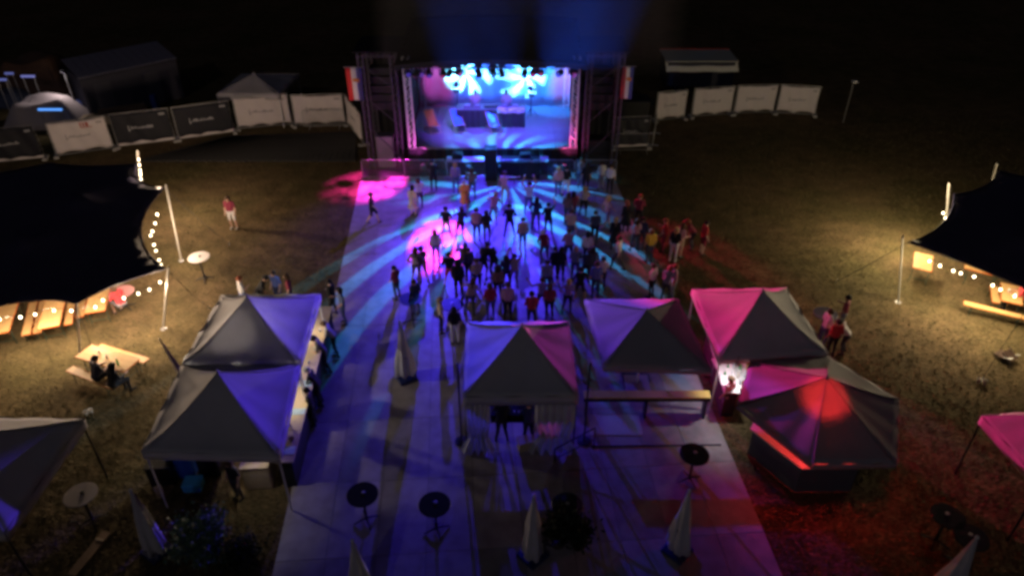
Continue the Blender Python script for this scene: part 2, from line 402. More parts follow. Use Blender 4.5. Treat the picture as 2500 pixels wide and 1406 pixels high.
# DJ desk
def stg(u, v): return px(u, v, SH)
pa, pb = stg(1117, 312), stg(1282, 312); DJX = (pa.x+pb.x)/2; DJY = pa.y; DW = pb.x-pa.x
t = thing('dj_desk', 'long black cloth-covered DJ desk on the stage', 'desk', (DJX, DJY, SH))
m_ = MB(); m_.sheet(lambda s, q_: (-DW/2+DW*s, .02*math.sin(s*70), .98*q_), 80, 2, .012); m_.build('front_cloth', BLKCLOTH, t)
for s_ in (-1, 1):
    m_ = MB(); m_.sheet(lambda s, q_: (s_*DW/2, .9*s, .98*q_), 8, 2, .012); m_.build('side_cloth', BLKCLOTH, t)
m_ = MB(); m_.box((0, .45, 1.0), (DW+.06, .96, .05)); m_.build('desk_top', mat('desk_top', (.10, .10, .13), .4), t)
for x in (-1.55, 1.55):
    for y in (.1, .8):
        m_ = MB(); m_.box((x, y, .49), (.06, .06, .96)); m_.build('leg', STEEL, t)
def player(x, label, cols):
    t = thing('turntable', label, 'turntable', (DJX+x, DJY+.42, SH+1.027), 0, 'players on the DJ desk')
    m_ = MB(); m_.box((0, 0, .05), (.36, .40, .09)); m_.build('case', mat('deck_case', (.16, .16, .2), .35), t)
    m_ = MB(); m_.lathe([(.14, 0), (.15, .01), (.15, .02), (.03, .024), (.02, .03)], (0, .03, .097), 20); m_.build('platter', mat('platter', (.35, .35, .4), .3, metal=.4), t)
    m_ = MB(); m_.tube([(.15, .15, .10), (.15, .12, .14), (.06, -.02, .13)], .008, 5); m_.build('tone_arm', STEEL, t)
    for k in range(4):
        m_ = MB(); m_.lathe([(.014, 0), (.012, .02)], (-.12+k*.07, -.16, .097), 8); m_.build('knob', plain(cols[k % 2]), t)
player(-1.3, 'leftmost turntable on the black DJ desk', ((.1, .5, .5), (.4, .1, .5)))
player(-.75, 'second turntable from the left on the DJ desk', ((.1, .5, .5), (.4, .4, .5)))
player(.75, 'second turntable from the right on the DJ desk', ((.5, .05, .1), (.4, .4, .5)))
player(1.3, 'rightmost turntable on the black DJ desk', ((.5, .05, .1), (.5, .5, .5)))
t = thing('mixer', 'wide mixer between the turntables on the DJ desk', 'mixer', (DJX, DJY+.42, SH+1.027))
m_ = MB(); m_.box((0, 0, .045), (.75, .42, .08)); m_.build('case', BLACK, t)
for k in range(6):
    m_ = MB(); m_.lathe([(.018, 0), (.014, .02)], (-.28+.11*k, .05, .087), 8); m_.build('knob', WHITEPL, t)
    m_ = MB(); m_.box((-.28+.11*k, -.1, .095), (.02, .05, .02)); m_.build('fader', plain((.4, .05, .1)), t)
t = thing('white_cloth', 'pale cloth bunched over the right end of the DJ desk', 'cloth', (DJX+1.0, DJY-.03, SH))
m_ = MB(); m_.sheet(lambda s, q_: (-.65+1.45*s, -.02+.03*math.sin(s*22)+.14*(q_ > .45)+.3*max(0, q_-.45), .82+.24*min(1, q_*2.2)+.02*math.sin(s*14)), 40, 8, .01); m_.build('cloth', plain((.5, .45, .52)), t, True)

# deck chairs
def deckchair(u, v, col, label, rz):
    t = thing('deck_chair', label, 'deck chair', stg(u, v), rz, 'deck chairs on the stage')
    fr = mat('deckchair_wood', (.42, .30, .18), .6)
    for x in (-.29, .29):
        m_ = MB(); m_.tube([(x, -.62, .03), (x, .52, .98)], .022, 6); m_.build('back_rail', fr, t)
        m_ = MB(); m_.tube([(x*.9, .55, .03), (x*.9, -.55, .42)], .022, 6); m_.build('seat_rail', fr, t)
    for y, z in ((-.62, .05), (.52, .98), (.53, .05), (-.55, .42)):
        m_ = MB(); m_.tube([(-.3, y, z), (.3, y, z)], .02, 6); m_.build('cross_bar', fr, t)
    m_ = MB(); m_.sheet(lambda s, q_: (-.26+.52*s, -.53+1.05*q_, .44+.54*q_-.34*math.sin(math.pi*q_)*(1-.45*q_)), 6, 14, .012); m_.build('sling', plain(col), t, True)
deckchair(1056, 318, (.85, .30, .06), 'orange deck chair at the left of the stage', R(25))
deckchair(1118, 316, (.06, .32, .70), 'blue deck chair at the left end of the black DJ desk', R(20))
deckchair(1204, 318, (.08, .28, .68), 'blue deck chair before the middle of the DJ desk', R(20))
loudspeaker((px(1202, 384).x, SY-1.15, 0), (.62, .6, 1.75), 'tall black speaker standing before the middle of the stage front', 0, 0)
loudspeaker((px(1118, 381, .8).x, SY-.45, .792), (.55, .45, .36), 'small black wedge monitor left on the blue lit stage step', 0, 0)
loudspeaker((px(1282, 381, .8).x, SY-.45, .792), (.55, .45, .34), 'small black wedge monitor right on the blue lit stage step', 0, 0)
for k, (u, nm) in enumerate(((1246, 'left'), (1294, 'right'))):
    loudspeaker(px(u, 440)+Vector((0, .45, 0)), (1.0, .85, .95), '%s box of the black speaker pair on the dance floor before the stage' % nm, 0, 0)
# moving-head lamps
def moving_head(loc, aim, label, hang=True, lens=(.3, .5, 1), glow=3):
    t = thing('moving_head_lamp', label, 'stage lamp', loc, 0, 'moving head lamps')
    sg = -1 if hang else 1
    m_ = MB(); m_.box((0, 0, -sg*0.0), (.34, .30, .12)); m_.build('base', BLACK, t)
    for x in (-.19, .19):
        m_ = MB(); m_.box((x, 0, sg*.24), (.04, .14, .42)); m_.build('yoke_arm', BLACK, t)
    f = (Vector(aim)-(Vector(loc)+Vector((0, 0, sg*.36)))).normalized()
    m_ = MB(); ce = Vector((0, 0, sg*.36)); m_.tube([ce-f*.20, ce-f*.16, ce+f*.14, ce+f*.21], [.09, .14, .15, .13], 14); m_.build('head', BLACK, t, True)
    m_ = MB(); m_.tube([ce+f*.211, ce+f*.222], [.115, .10], 14); m_.build('lens', mat('lens_%d%d%d_%d' % (tuple(int(c*9) for c in lens)+(int(glow*10),)), (.1, .1, .1), .2, emit=lens, estr=glow), t)
    return t, Vector(loc)+ce+f*.26
# --- the lamps that light the crowd
BLUE = (.062, .034, 1.0); CYAN = (.03, .42, .9); MAG = (1.0, .03, .34); RED = (1.0, .03, .10)
FT = SY+.02; FZ = 5.52
def crowd_lamp(x, aim, label, col, watt, ang, blend=.6, rad=.06, gobo=None):
    t, p = moving_head((x, FT-.25, FZ), aim, label, True, col, .25); spot(p, aim, col, watt, ang, blend, rad, gobo, t)
ax = px(1235, 640)
crowd_lamp(-4.0, fl(5.2, 13.0), 'moving head lamp on the front truss, third from the left, blue', BLUE, 13000, 60, 1.0, .05)
crowd_lamp(.6, fl(7.0, 15), 'moving head lamp on the front truss, third from the right, blue', BLUE, 8500, 54, 1.0, .05)
crowd_lamp(-.9, px(1215, 860), 'moving head lamp at the middle of the front truss, cyan rings', CYAN, 13000, 84, .3, .03, ring_gobo(.17, .80, .165, .10, 1.7, True))
crowd_lamp(-.5, px(1238, 450), 'moving head lamp right of the truss middle, cyan rays', CYAN, 4600, 104, .6, .03, petal_gobo(15, .10, 1.25, .35, 0, 1.2))
crowd_lamp(-3.3, px(1075, 590), 'moving head lamp on the front truss, second from the left, pink', MAG, 34000, 20, .6, .03, cloud_gobo(14, .38, .60, 2.0))
crowd_lamp(-2.6, Vector((8.6, 18.2, 2.6)), 'moving head lamp on the front truss, second from the right, red pink', (1, .03, .24), 26000, 24, .7, .05, None)
crowd_lamp(2.9, px(1690, 640), 'rightmost moving head lamp on the front truss, red', (1, .03, .15), 10500, 32, .9, .04, cloud_gobo(9, .30, .6, 5.0))
crowd_lamp(-4.6, px(908, 452), 'leftmost moving head lamp on the front truss, magenta', (1, .035, .62), 26000, 40, 1.0, .02, cloud_gobo(5, .36, .62, 7.0))
crowd_lamp(-1.6, px(1235, 470), 'moving head lamp on the front truss, left of the middle, blue', BLUE, 3000, 84, .9, .05)
crowd_lamp(2.3, Vector((-7.2, 16.4, 2.4)), 'blue lamp on the front truss aimed at the left bar tents', (.11, .05, 1), 21000, 15, .6, .05)
crowd_lamp(-3.0, px(955, 530), 'violet lamp on the front truss aimed at the left front of the floor', (.17, .06, 1), 3200, 62, .9, .05)
crowd_lamp(-5.0, Vector((-.75, 17.1, 2.8)), 'blue lamp at the left end of the front truss aimed at the middle tent', (.06, .04, 1), 30000, 11, .6, .04)
crowd_lamp(3.0, Vector((1.2, 17.1, 2.8)), 'violet lamp at the right end of the front truss aimed at the middle tent', (.7, .06, .6), 12000, 9, .6, .04)
crowd_lamp(-4.4, Vector((4.0, 18.2, 2.7)), 'violet lamp near the left end of the front truss aimed at the violet parasol', (.28, .07, 1), 15000, 11, .5, .04)
crowd_lamp(1.0, Vector((1.05, 15.3, 1.0)), 'narrow pink lamp on the front truss aimed at the right curtain', (1, .08, .4), 16000, 2.6, .8, .03)
crowd_lamp(1.4, Vector((.22, 17.3, 3.45)), 'narrow pink lamp on the front truss aimed at the mixing tent', (1, .12, .42), 40000, 3.2, .7, .03, None)
# --- lamps on the stage
def back_lamp(u, zc, aim, label, col, watt, ang, gobo, y=SB-1.5):
    X = (u-1250)/FPX*(y*_c+(CAM_H-zc)*_s)
    t, p = moving_head((X, y, zc+.1), aim, label, False, col); return spot(p, aim, col, watt, ang, .5, .02, gobo, t), X
for k, (u, v, dz, n_, wt) in enumerate(((1115, 212, .2, 7, 4200), (1297, 222, .25, 6, 2600))):
    Y_ = SB-1.7; z_ = zat(v, Y_); X_ = (u-1250)/FPX*(Y_*_c+(CAM_H-z_)*_s)
    t = thing('lamp_stand', 'thin black stand carrying the %s burst lamp at the back of the stage' % ['left', 'right'][k], 'stand', (X_, Y_+.02, SH), 0, 'lamp stands at the back of the stage')
    m_ = MB(); m_.tube([(0, 0, 0), (0, 0, z_-SH-.32)], .03, 8); m_.build('pole', BLACK, t)
    for q_ in range(3):
        m_ = MB(); m_.tube([(0, 0, .5), (.4*math.cos(q_*2.1), .4*math.sin(q_*2.1), .02)], .015, 6); m_.build('leg', BLACK, t)
    aim = (X_+(.35 if k == 0 else -.35), SB+.05, z_+.25)
    t, p = moving_head((X_, Y_, z_-.26), aim, '%s burst lamp glaring white and cyan at the back of the stage' % ['left', 'right'][k], False, (.3, .8, 1))
    spot(p, aim, (.16, .72, 1), wt, 100, .3, .015, petal_gobo(n_, .08, 1.05, .5, 0, .6), t)
for k, (x, tx, col, wt, an) in enumerate(((-3.6, -3.4, (.18, .80, 1), 4200, 24), (1.0, .5, (.08, .65, 1), 2600, 34), (-2.0, -1.2, (.03, .16, 1), 2900, 95), (.8, 2.2, (.02, .26, 1), 2900, 95), (-4.8, -4.2, (1, .12, .8), 600, 36), (2.9, 3.0, (1, .08, .5), 600, 36))):
    pos = (x, SY+4.2 if k < 4 else SY+3.4, 5.3); aim = (tx, SB, 2.9 if k < 4 else 2.5)
    t, p = moving_head(pos, aim, ['left white cyan beam lamp under the stage roof', 'right cyan beam lamp under the stage roof', 'left blue wash lamp under the stage roof', 'right blue wash lamp under the stage roof', 'pink lamp under the left end of the stage roof', 'pink lamp under the right end of the stage roof'][k], True, col)
    spot(p, aim, col, wt, an, .7, .03, None, t)
for k, (x, tx, col, wt, g_) in enumerate(((-2.6, -2.0, (.16, .08, 1), 1900, None), (1.2, .6, (.10, .09, 1), 1900, None), (-1.0, -1.9, (.03, .4, 1), 3200, ring_gobo(.12, .5, .13, .1, 4.0)))):
    aim = (tx, SY+2.2, SH)
    t, p = moving_head((x, SY+1.0, 5.3), aim, ['violet lamp under the stage roof lighting the left half of the deck', 'violet lamp under the stage roof lighting the right half of the deck', 'cyan ring lamp under the stage roof lighting the deck'][k], True, col)
    spot(p, aim, col, wt, 95 if not g_ else 70, .8, .05, g_, t)
for k, (x, col) in enumerate(((-5.05, (1, .1, .75)), (3.1, (1, .08, .35)))):
    aim = (x+(-.1 if k == 0 else .15), SY+.2, 2.2)
    t, p = moving_head((x+(.55 if k == 0 else -.5), SY-.9, .1), aim, ['pink floor lamp before the left stage corner', 'pink floor lamp before the right stage corner'][k], False, col)
    spot(p, aim, col, 260, 95, .8, .03, None, t)
# --- blue up-lights added before the stage to make the smoke above its roof glow
for k, (x, tx, wt) in enumerate(((-2.2, -2.6, 3500), (-.6, -.6, 5000), (.8, .9, 9000), (2.2, 2.8, 9000), (3.4, 4.6, 5000))):
    t, p = moving_head((x, SY-.98, .1), (tx, SY-1.4, 13), '%s added blue lamp before the stage, lighting the smoke over the roof' % ['leftmost', 'second from left', 'middle', 'second from right', 'rightmost'][k], False, (.05, .15, 1), .2)
    spot(p, (tx, SY-1.4, 13), (.03, .12, 1), wt*1.6, 30, 1.0, .1, None, t)
def smoke(name, lo, hi, dens, label, oval=False):
    m_ = MB(); lo, hi = Vector(lo), Vector(hi); ce = (lo+hi)/2; d = hi-lo
    if oval:
        m_.lathe([(max(.004, math.sin(math.pi*k/18)), -math.cos(math.pi*k/18)) for k in range(19)], (0, 0, 0), 32)
        m_.v = [(ce.x+v[0]*d.x/2, ce.y+v[1]*d.y/2, ce.z+v[2]*d.z/2) for v in m_.v]
    else: m_.box(ce, d)
    m = bpy.data.materials.new(name); m.use_nodes = True; n = m.node_tree.nodes; n.remove(n['Principled BSDF'])
    v = n.new('ShaderNodeVolumePrincipled'); v.inputs['Color'].default_value = (.9, .92, 1, 1); v.inputs['Density'].default_value = dens; v.inputs['Anisotropy'].default_value = .2
    m.node_tree.links.new(v.outputs[0], n['Material Output'].inputs['Volume']); m.cycles.homogeneous_volume = True
    o = m_.build(name, m); stuff(o); tag(o, label, 'smoke')
smoke('stage_smoke', (SX-SW/2+.4, SY+.5, SH+.01), (SX+SW/2-.4, SB-.03, 5.2), .02, 'thin stage smoke hanging between the deck and the roof')
smoke('smoke_plume', (SX-5, SY-3.2, 5.9), (SX+8.5, SY+4, 16), .018, 'thin blue smoke rising over the stage roof')

# ================================================================== CROWD BARRIERS AND FENCES
def barrier_mesh_parts(W_=2.3, H_=1.08):
    fr = MB(); fr.tube([(-W_/2, 0, .14), (-W_/2, 0, H_-.08), (-W_/2+.08, 0, H_), (W_/2-.08, 0, H_), (W_/2, 0, H_-.08), (W_/2, 0, .14), (-W_/2, 0, .14)], .021, 6)
    bars = []
    for k in range(18):
        b = MB(); x = -W_/2+W_*(k+1)/19; b.tube([(x, 0, .14), (x, 0, H_)], .0075, 5); bars.append(b)
    feet = []
    for x in (-W_*.36, W_*.36):
        f = MB(); f.tube([(x, 0, .14), (x, 0, .03)], .02, 6); f.tube([(x, -.32, .015), (x, 0, .04), (x, .32, .015)], .018, 6); feet.append(f)
    return fr, bars, feet
_b = None
def barrier(p0, p1, label, group):
    global _b
    p0, p1 = Vector(p0), Vector(p1); d = p1-p0; rz = math.atan2(d.y, d.x)
    if _b is None:
        t = thing('crowd_barrier', label, 'barrier', (p0+p1)/2, rz, group); fr, bars, feet = barrier_mesh_parts()
        fr.build('frame', STEEL, t)
        for b in bars: b.build('bar', STEEL, t)
        for f in feet: f.build('foot', STEEL, t)
        _b = t
    else: t = dup(_b, (p0+p1)/2, rz, label, group)
    t.scale = (d.length/2.36, 1, 1)
G_ = 'steel barriers along the stage front'
nm = ['leftmost steel barrier of the row along the stage front', 'second steel barrier from the left along the stage front', 'third steel barrier from the left along the stage front', 'fourth steel barrier from the left along the stage front', 'fifth steel barrier from the left along the stage front', 'rightmost steel barrier of the row along the stage front']
bx = np.linspace(-7.6, 5.3, 7)
for k in range(6): barrier((bx[k], 33.75, 0), (bx[k+1], 33.75, 0), nm[k], G_)
barrier(px(742, 314), px(845, 312), 'steel barrier standing before the white fence banner left of the stage', 'steel barriers by the fences')
barrier(px(1500, 372), px(1592, 372), 'steel barrier before the black banner right of the stage', 'steel barriers by the fences')
barrier(px(1592, 362), px(1600, 320), 'steel barrier running back beside the black banner right of the stage', 'steel barriers by the fences')

def fence(u0, v0, u1, v1, H_, dark, label, logo=0):
    p0, p1 = px(u0, v0), px(u1, v1); d = p1-p0; L = d.length; rz = math.atan2(d.y, d.x)
    t = thing('fence_panel', label, 'fence', (p0+p1)/2, rz, 'fence panels with banners')
    m_ = MB(); m_.tube([(-L/2, 0, .1), (-L/2, 0, H_+.06), (L/2, 0, H_+.06), (L/2, 0, .1), (-L/2, 0, .1)], .025, 6); m_.build('frame', STEEL, t)
    for k in range(6):
        m_ = MB(); m_.tube([(-L/2, .012, .25+k*(H_-.2)/6), (L/2, .012, .25+k*(H_-.2)/6)], .006, 4); m_.build('wire', STEEL, t)
    for x in (-L/2, L/2):
        m_ = MB(); m_.box((x, 0, .06), (.22, .6, .12)); m_.build('foot_block', mat('concrete', (.32, .31, .30), .9), t)
    ph = rnd.random()*6; c = BAND if dark else BANW
    def cl(s, q_):
        sc_ = .10*abs(math.sin(s*L*2.6+ph))*(1-q_)
        return (-L/2+.05+(L-.1)*s, -.05-.03*math.sin(s*9+ph+q_*2)-.02*math.sin(s*23+q_*5+ph), .16+sc_+(H_-.14-sc_-.05*math.sin(math.pi*s)*(1 if not dark else .3))*q_)
    m_ = MB(); m_.sheet(cl, 36, 8, .01); bo = m_.build('banner', c, t, True)
    ink = INKW if dark else INK
    def patch(nmx, s0, s1, q0, q1, mt, nn=6):
        k_ = MB(); k_.sheet(lambda s, q_: Vector(cl(s0+(s1-s0)*s, q0+(q1-q0)*q_))+Vector((0, -.014, 0)), nn, 2, .004); k_.build(nmx, mt, bo)
    s = .30
    while s < .68:                          # a line of small script letters, illegible in the photograph
        ln = rnd.uniform(.012, .026); hh = rnd.choice((.045, .06, .09)); patch('print', s, s+ln, .47, .47+hh, ink, 2); s += ln+rnd.uniform(.006, .012)
    patch('print', .25, .265, .40, .60, ink, 1); patch('print', .258, .285, .44, .47, ink, 1)
    for q_ in range(4): patch('print', .84+q_*.027, .858+q_*.027, .84, .91, ink, 1)
    if logo:
        patch('print', .55, .575, .80, .95, INKR, 1); patch('print', .60, .625, .80, .95, INKR, 1); patch('print', .65, .70, .80, .95, INKR, 1); patch('print', .55, .76, .76, .785, INKR, 2)
    if dark:                                # wavy white strip along the lower edge
        m_ = MB(); m_.sheet(lambda s, q_: (-L/2+.05+(L-.1)*s, -.02, .10+(.07+.11*abs(math.sin(s*L*2.6+ph)))*q_), 36, 1, .008); m_.build('white_strip', BANW, t)
FH = 1.85
fence(-30, 402, 112, 388, FH, True, 'black fence banner at the left picture edge behind the black stretch tent')
fence(140, 384, 281, 364, FH, False, 'white fence banner with a small red print at its top', 1)
fence(290, 361, 430, 344, FH, True, 'left one of the two adjoining black fence banners')
fence(438, 343, 574, 324, FH, True, 'right one of the two adjoining black fence banners')
fence(583, 318, 715, 306, FH, False, 'creased white fence banner right of the two black ones')
fence(722, 310, 846, 306, FH, False, 'white fence banner behind the steel barrier left of the stage')
fence(851, 306, 889, 356, FH, False, 'white fence banner turned edge-on beside the left scaffold wing')
fence(1495, 364, 1582, 360, 1.75, True, 'black fence banner beside the right scaffold wing')
fence(1598, 298, 1670, 291, 1.75, False, 'white fence banner nearest the stage in the right-hand row')
fence(1686, 288, 1783, 281, 1.75, False, 'white fence banner second from the stage in the right-hand row')
fence(1789, 280, 1887, 277, 1.75, False, 'white fence banner third from the stage in the right-hand row')
fence(1893, 278, 1988, 284, 1.75, False, 'rightmost white fence banner of the right-hand row')
# fence post right of the row
t = thing('lamp_post', 'thin post with a small pale head right of the white banners', 'post', px(2058, 300)); m_ = MB(); m_.tube([(0, 0, 0), (0, 0, 2.5)], .03, 6); m_.build('pole', STEEL, t)
m_ = MB(); m_.box((0, -.1, 2.52), (.3, .25, .08)); m_.build('head', WHITEPL, t)

# ================================================================== TENTS
def tent(name, label, corners, zc, peak, col, profile=1.35, sag=.10, val=.28, legs=True, group='peaked party tents', skip_val=(), legm=ALU):
    cs = [Vector((c[0], c[1], zc)) for c in corners]; n = len(cs); ctr = sum(cs, Vector())/n
    t = thing(name, label, 'tent', (ctr.x, ctr.y, 0), 0, group); o = Vector((ctr.x, ctr.y, 0)); P = Vector((peak[0], peak[1], peak[2]))-o
    L = [c-o for c in cs]
    for k in range(n):
        A, B = L[k], L[(k+1) % n]; out = ((A+B)/2-Vector((0, 0, zc))); out.z = 0; out.normalize()
        def f(s, q_, A=A, B=B, out=out):
            b = A.lerp(B, s); p = b.lerp(P, q_); p.z = b.z+(P.z-b.z)*(q_**profile)
            p.z -= sag*4*s*(1-s)*math.sin(math.pi*min(1, q_*1.15))*(1-q_*.3)
            p.z += .014*math.sin(s*17+k)*(1-q_)+.010*math.sin(s*43+k*2+q_*6)*(1-q_)*abs(2*s-1)
            if q_ < .02: p = p-out*.10*4*s*(1-s)*0
            return p
        m_ = MB(); m_.sheet(f, 16, 12, .006); m_.build('roof_panel', col, t, True)
        if k not in skip_val:
            m_ = MB(); m_.sheet(lambda s, q_: A.lerp(B, s)+out*(.012+.02*math.sin(s*19+k)*q_)+Vector((0, 0, -val*(1-q_))), 18, 2, .005); m_.build('valance', col, t, True)
        # ridge seam
        m_ = MB(); pts = []
        for q_ in np.linspace(0, 1, 10):
            p = A.lerp(P, q_); p.z = A.z+(P.z-A.z)*(q_**profile)+.008; pts.append(p)
        m_.tube(pts, .014, 5); m_.build('ridge_seam', col, t)
        if legs:
            a = A*.97; m_ = MB(); m_.tube([(a.x, a.y, 0), (a.x, a.y, zc-.02)], .028, 6); m_.build('leg', legm, t)
            b = B*.97; m_ = MB(); m_.tube([(a.x, a.y, zc-.05), (b.x, b.y, zc-.05)], .02, 6); m_.build('frame_bar', legm, t)
    m_ = MB(); m_.lathe([(.05, -.05), (.06, .0), (.03, .05), (.008, .12)], P+Vector((0, 0, .0)), 10); m_.build('peak_cap', col, t)
    return t
Z = 2.3
# the two bar tents on the left
La, Lb, Lc, Ld, Le, Lf = px(445, 887, Z), px(731, 885, Z), px(781, 718, Z), px(540, 721, Z), px(345, 1101, Z), px(681, 1110, Z)
pk1 = (-8.2, 18.45, zat(724, 18.45)); pk2 = (-7.93, 14.9, zat(908, 14.9))
L1 = tent('bar_tent', 'grey-white bar tent with a bright glow on its roof, behind the other left bar tent', [La, Lb, Lc, Ld], Z, pk1, CANVAS)
L2 = tent('bar_tent', 'grey-white bar tent in front left, its right side lit blue', [Le, Lf, Lb+Vector((.0, -.06, 0)), La+Vector((0, -.06, 0))], Z-.01, pk2, CANVAS)
M = [px(1130, 968, 2.25), px(1412, 966, 2.25), px(1389, 784, 2.25), px(1139, 786, 2.25)]
mc = sum(M, Vector())/4; pkm = ((1275-1250)/FPX*(17.15*_c+13*_s), 17.15, zat(794, 17.15))
MT = tent('mixing_tent', 'white tent with tied curtains in the middle, pink light on its peak', M, 2.25, pkm, CANVAS, 1.2, .07, .34, True, None, (), mat('black_tube', (.02, .02, .02), .5))
R1c = [px(1475, 896, Z), px(1736, 905, Z), px(1656, 730, Z), px(1428, 731, Z)]
rc = sum(R1c, Vector())/4
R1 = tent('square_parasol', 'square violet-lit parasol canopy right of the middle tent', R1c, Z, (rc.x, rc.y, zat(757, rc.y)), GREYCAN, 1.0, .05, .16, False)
R2c = [px(1757, 872, Z), px(2021, 861, Z), px(1920, 703, Z), px(1690, 706, Z)]
rc2 = sum(R2c, Vector())/4; pk = (rc2.x, rc2.y, zat(709, rc2.y))
R2 = tent('bar_tent', 'right bar tent with a bright pink left side', R2c, Z, pk, CANVAS, 1.3, .09, .26)
R3c = [px(1985, 1132, Z), px(2190, 1130, Z), px(2196, 975, Z), px(2022, 868, Z), px(1832, 880, Z), px(1800, 985, Z)]
rc3 = sum(R3c, Vector())/6; pk3 = (px(2026, 924, 3.4).x, rc3.y, zat(922, rc3.y))
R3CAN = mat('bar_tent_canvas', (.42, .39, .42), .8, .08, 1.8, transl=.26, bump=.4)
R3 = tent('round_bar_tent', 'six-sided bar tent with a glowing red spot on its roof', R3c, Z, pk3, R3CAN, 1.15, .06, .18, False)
m_ = MB(); m_.tube([(pk3[0]-rc3.x, 0, 0), (pk3[0]-rc3.x, 0, pk3[2]-.05)], .05, 8); m_.build('pole', ALU, R3)
print('PEAKS', pk1, pk2, pkm, zat(757, rc.y), pk, pk3)
# parasol pole + base for the square canopy
t = R1; m_ = MB(); m_.tube([(0, 0, .1), (0, 0, zat(757, rc.y)-.05)], .035, 8); m_.build('pole', ALU, t)
m_ = MB(); m_.box((0, 0, .11), (.8, .8, .1)); m_.build('base', mat('concrete', (.32, .31, .30), .9), t)
zp = zat(757, rc.y)
for k in range(4):
    a = R1c[k]-Vector((rc.x, rc.y, 0)); m_ = MB(); m_.tube([(0, 0, zp-.06), (a.x*.97, a.y*.97, Z-.04)], .016, 5); m_.build('rib', ALU, t)
# canopies at the lower picture corners
def corner_canopy(cs, peak, label):
    return tent('party_tent', label, cs, Z, peak, CANVAS, 1.1, .05, .30, legm=BLACK)
a = px(205, 1022, Z); b = px(10, 1300, Z)
d = (b-a); n_ = Vector((d.y, -d.x, 0)).normalized()*d.length
cs = [b+n_*1.0, b, a, a+n_]; cc = sum(cs, Vector())/4
corner_canopy(cs, (cc.x, cc.y, 3.5), 'purple-lit tent corner at the lower left picture edge')
a = px(2397, 1014, Z); b = px(2545, 1180, Z); d = (b-a); n_ = Vector((-d.y, d.x, 0)).normalized()*d.length
cs = [a, b, b+n_, a+n_]; cc = sum(cs, Vector())/4
corner_canopy(cs, (cc.x, cc.y, 3.5), 'pink-lit tent corner at the lower right picture edge')
# far tent behind the fence
a, b = px(528, 231, 2.0), px(680, 231, 2.0); dY = 3.6
cs = [a, b, b+Vector((.3, dY, 0)), a+Vector((.3, dY, 0))]; cc = sum(cs, Vector())/4
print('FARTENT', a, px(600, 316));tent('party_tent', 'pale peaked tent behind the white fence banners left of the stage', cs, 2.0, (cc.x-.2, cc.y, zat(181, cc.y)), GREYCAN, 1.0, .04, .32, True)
# purple flag beside the left bar tents
p0 = px(446, 900, 0); t = thing('feather_flag', 'narrow dark purple flag leaning beside the left bar tents', 'flag', (La.x-.25, La.y+.1, 0)); 
m_ = MB(); m_.tube([(0, 0, 0), (-.1, .1, 1.6), (-.45, .35, 2.9)], .02, 6); m_.build('pole', STEEL, t)
m_ = MB(); m_.sheet(lambda s, q_: (-.03-.42*q_+.22*s*(1-q_), .1+.26*q_, 1.5+1.4*q_), 4, 8, .008); m_.build('cloth', plain((.10, .05, .22)), t)

# ---- curtains and mixing desk of the middle tent
def curtain(x0, x1, y, z1, label, seed, flare):
    t = thing('curtain', label, 'curtain', (mc.x, y, 0), 0, 'sheer curtains of the middle tent')
    def f(s, q_):
        z = z1*q_+.03; k = 1-q_; pinch = 1-.22*math.exp(-((q_-.35)/.16)**2)+flare*max(0, .28-q_)*2
        x = (x0+x1)/2+(x1-x0)/2*(2*s-1)*pinch
        return (x, -.05+.07*math.sin(s*34+seed)*(.5+k)-.35*max(0, .22-q_), max(.03, z+(.1*math.sin(s*9+seed) if q_ < .05 else 0)))
    m_ = MB(); m_.sheet(f, 70, 14, .006); m_.build('cloth', SHEER, t, True)
    m_ = MB(); m_.tube([((x0+x1)/2-(x1-x0)*.4, -.14, z1*.36), ((x0+x1)/2+(x1-x0)*.4, -.14, z1*.36)], .015, 5); m_.build('tie_band', SHEER, t)
fy = M[0].y+.04
curtain(-1.6, -.85, fy, 1.95, 'sheer white curtain at the front left of the middle tent', .4, .9)
curtain(.45, 1.6, fy, 1.95, 'sheer white curtain at the front right of the middle tent, pink lit', 2.1, .6)
t = thing('mixing_desk', 'dark sound mixing desk inside the middle curtained tent', 'mixing desk', (mc.x-.15, fy+.75, 0))
m_ = MB(); m_.box((0, 0, .86), (1.9, .8, .05)); m_.build('table_top', BLACK, t)
for x in (-.85, .85):
    for y in (-.32, .32): m_ = MB(); m_.tube([(x, y, .03), (x, y, .84)], .025, 6); m_.build('leg', STEEL, t)
m_ = MB(); m_.box((0, .05, .97), (1.4, .6, .14), 0, R(8)); c_ = m_.build('console', BLACK, t)
for k in range(9):
    m_ = MB(); m_.box((-.56+k*.14, -.12, 1.03), (.03, .06, .03)); m_.build('fader', WHITEPL, c_)
m_ = MB(); m_.box((.3, .3, 1.22), (.42, .04, .28), 0, R(-12)); m_.build('screen', mat('blue_screen', (.02, .02, .05), .3, emit=(.06, .05, .9), estr=.8), t)
m_ = MB(); m_.box((-.35, .3, 1.2), (.36, .04, .24), 0, R(-12)); m_.build('screen', mat('blue_screen', (.02, .02, .05), .3), t)
def box_thing(name, label, cat, loc, d, m, rz=0, lid=None, group=None):
    t = thing(name, label, cat, loc, rz, group); m_ = MB(); m_.box((0, 0, d[2]/2), d); o = m_.build('body', m, t)
    bv = o.modifiers.new('b', 'BEVEL'); bv.width = min(d)*.06; bv.segments = 2
    m_ = MB(); m_.box((0, 0, d[2]+.015), (d[0]*1.02, d[1]*1.02, .03)); m_.build('lid', lid or m, t)
    for s_ in (-1, 1): m_ = MB(); m_.box((s_*(d[0]/2+.008), 0, d[2]*.65), (.016, d[1]*.35, .04)); m_.build('handle', STEEL, t)
    return t
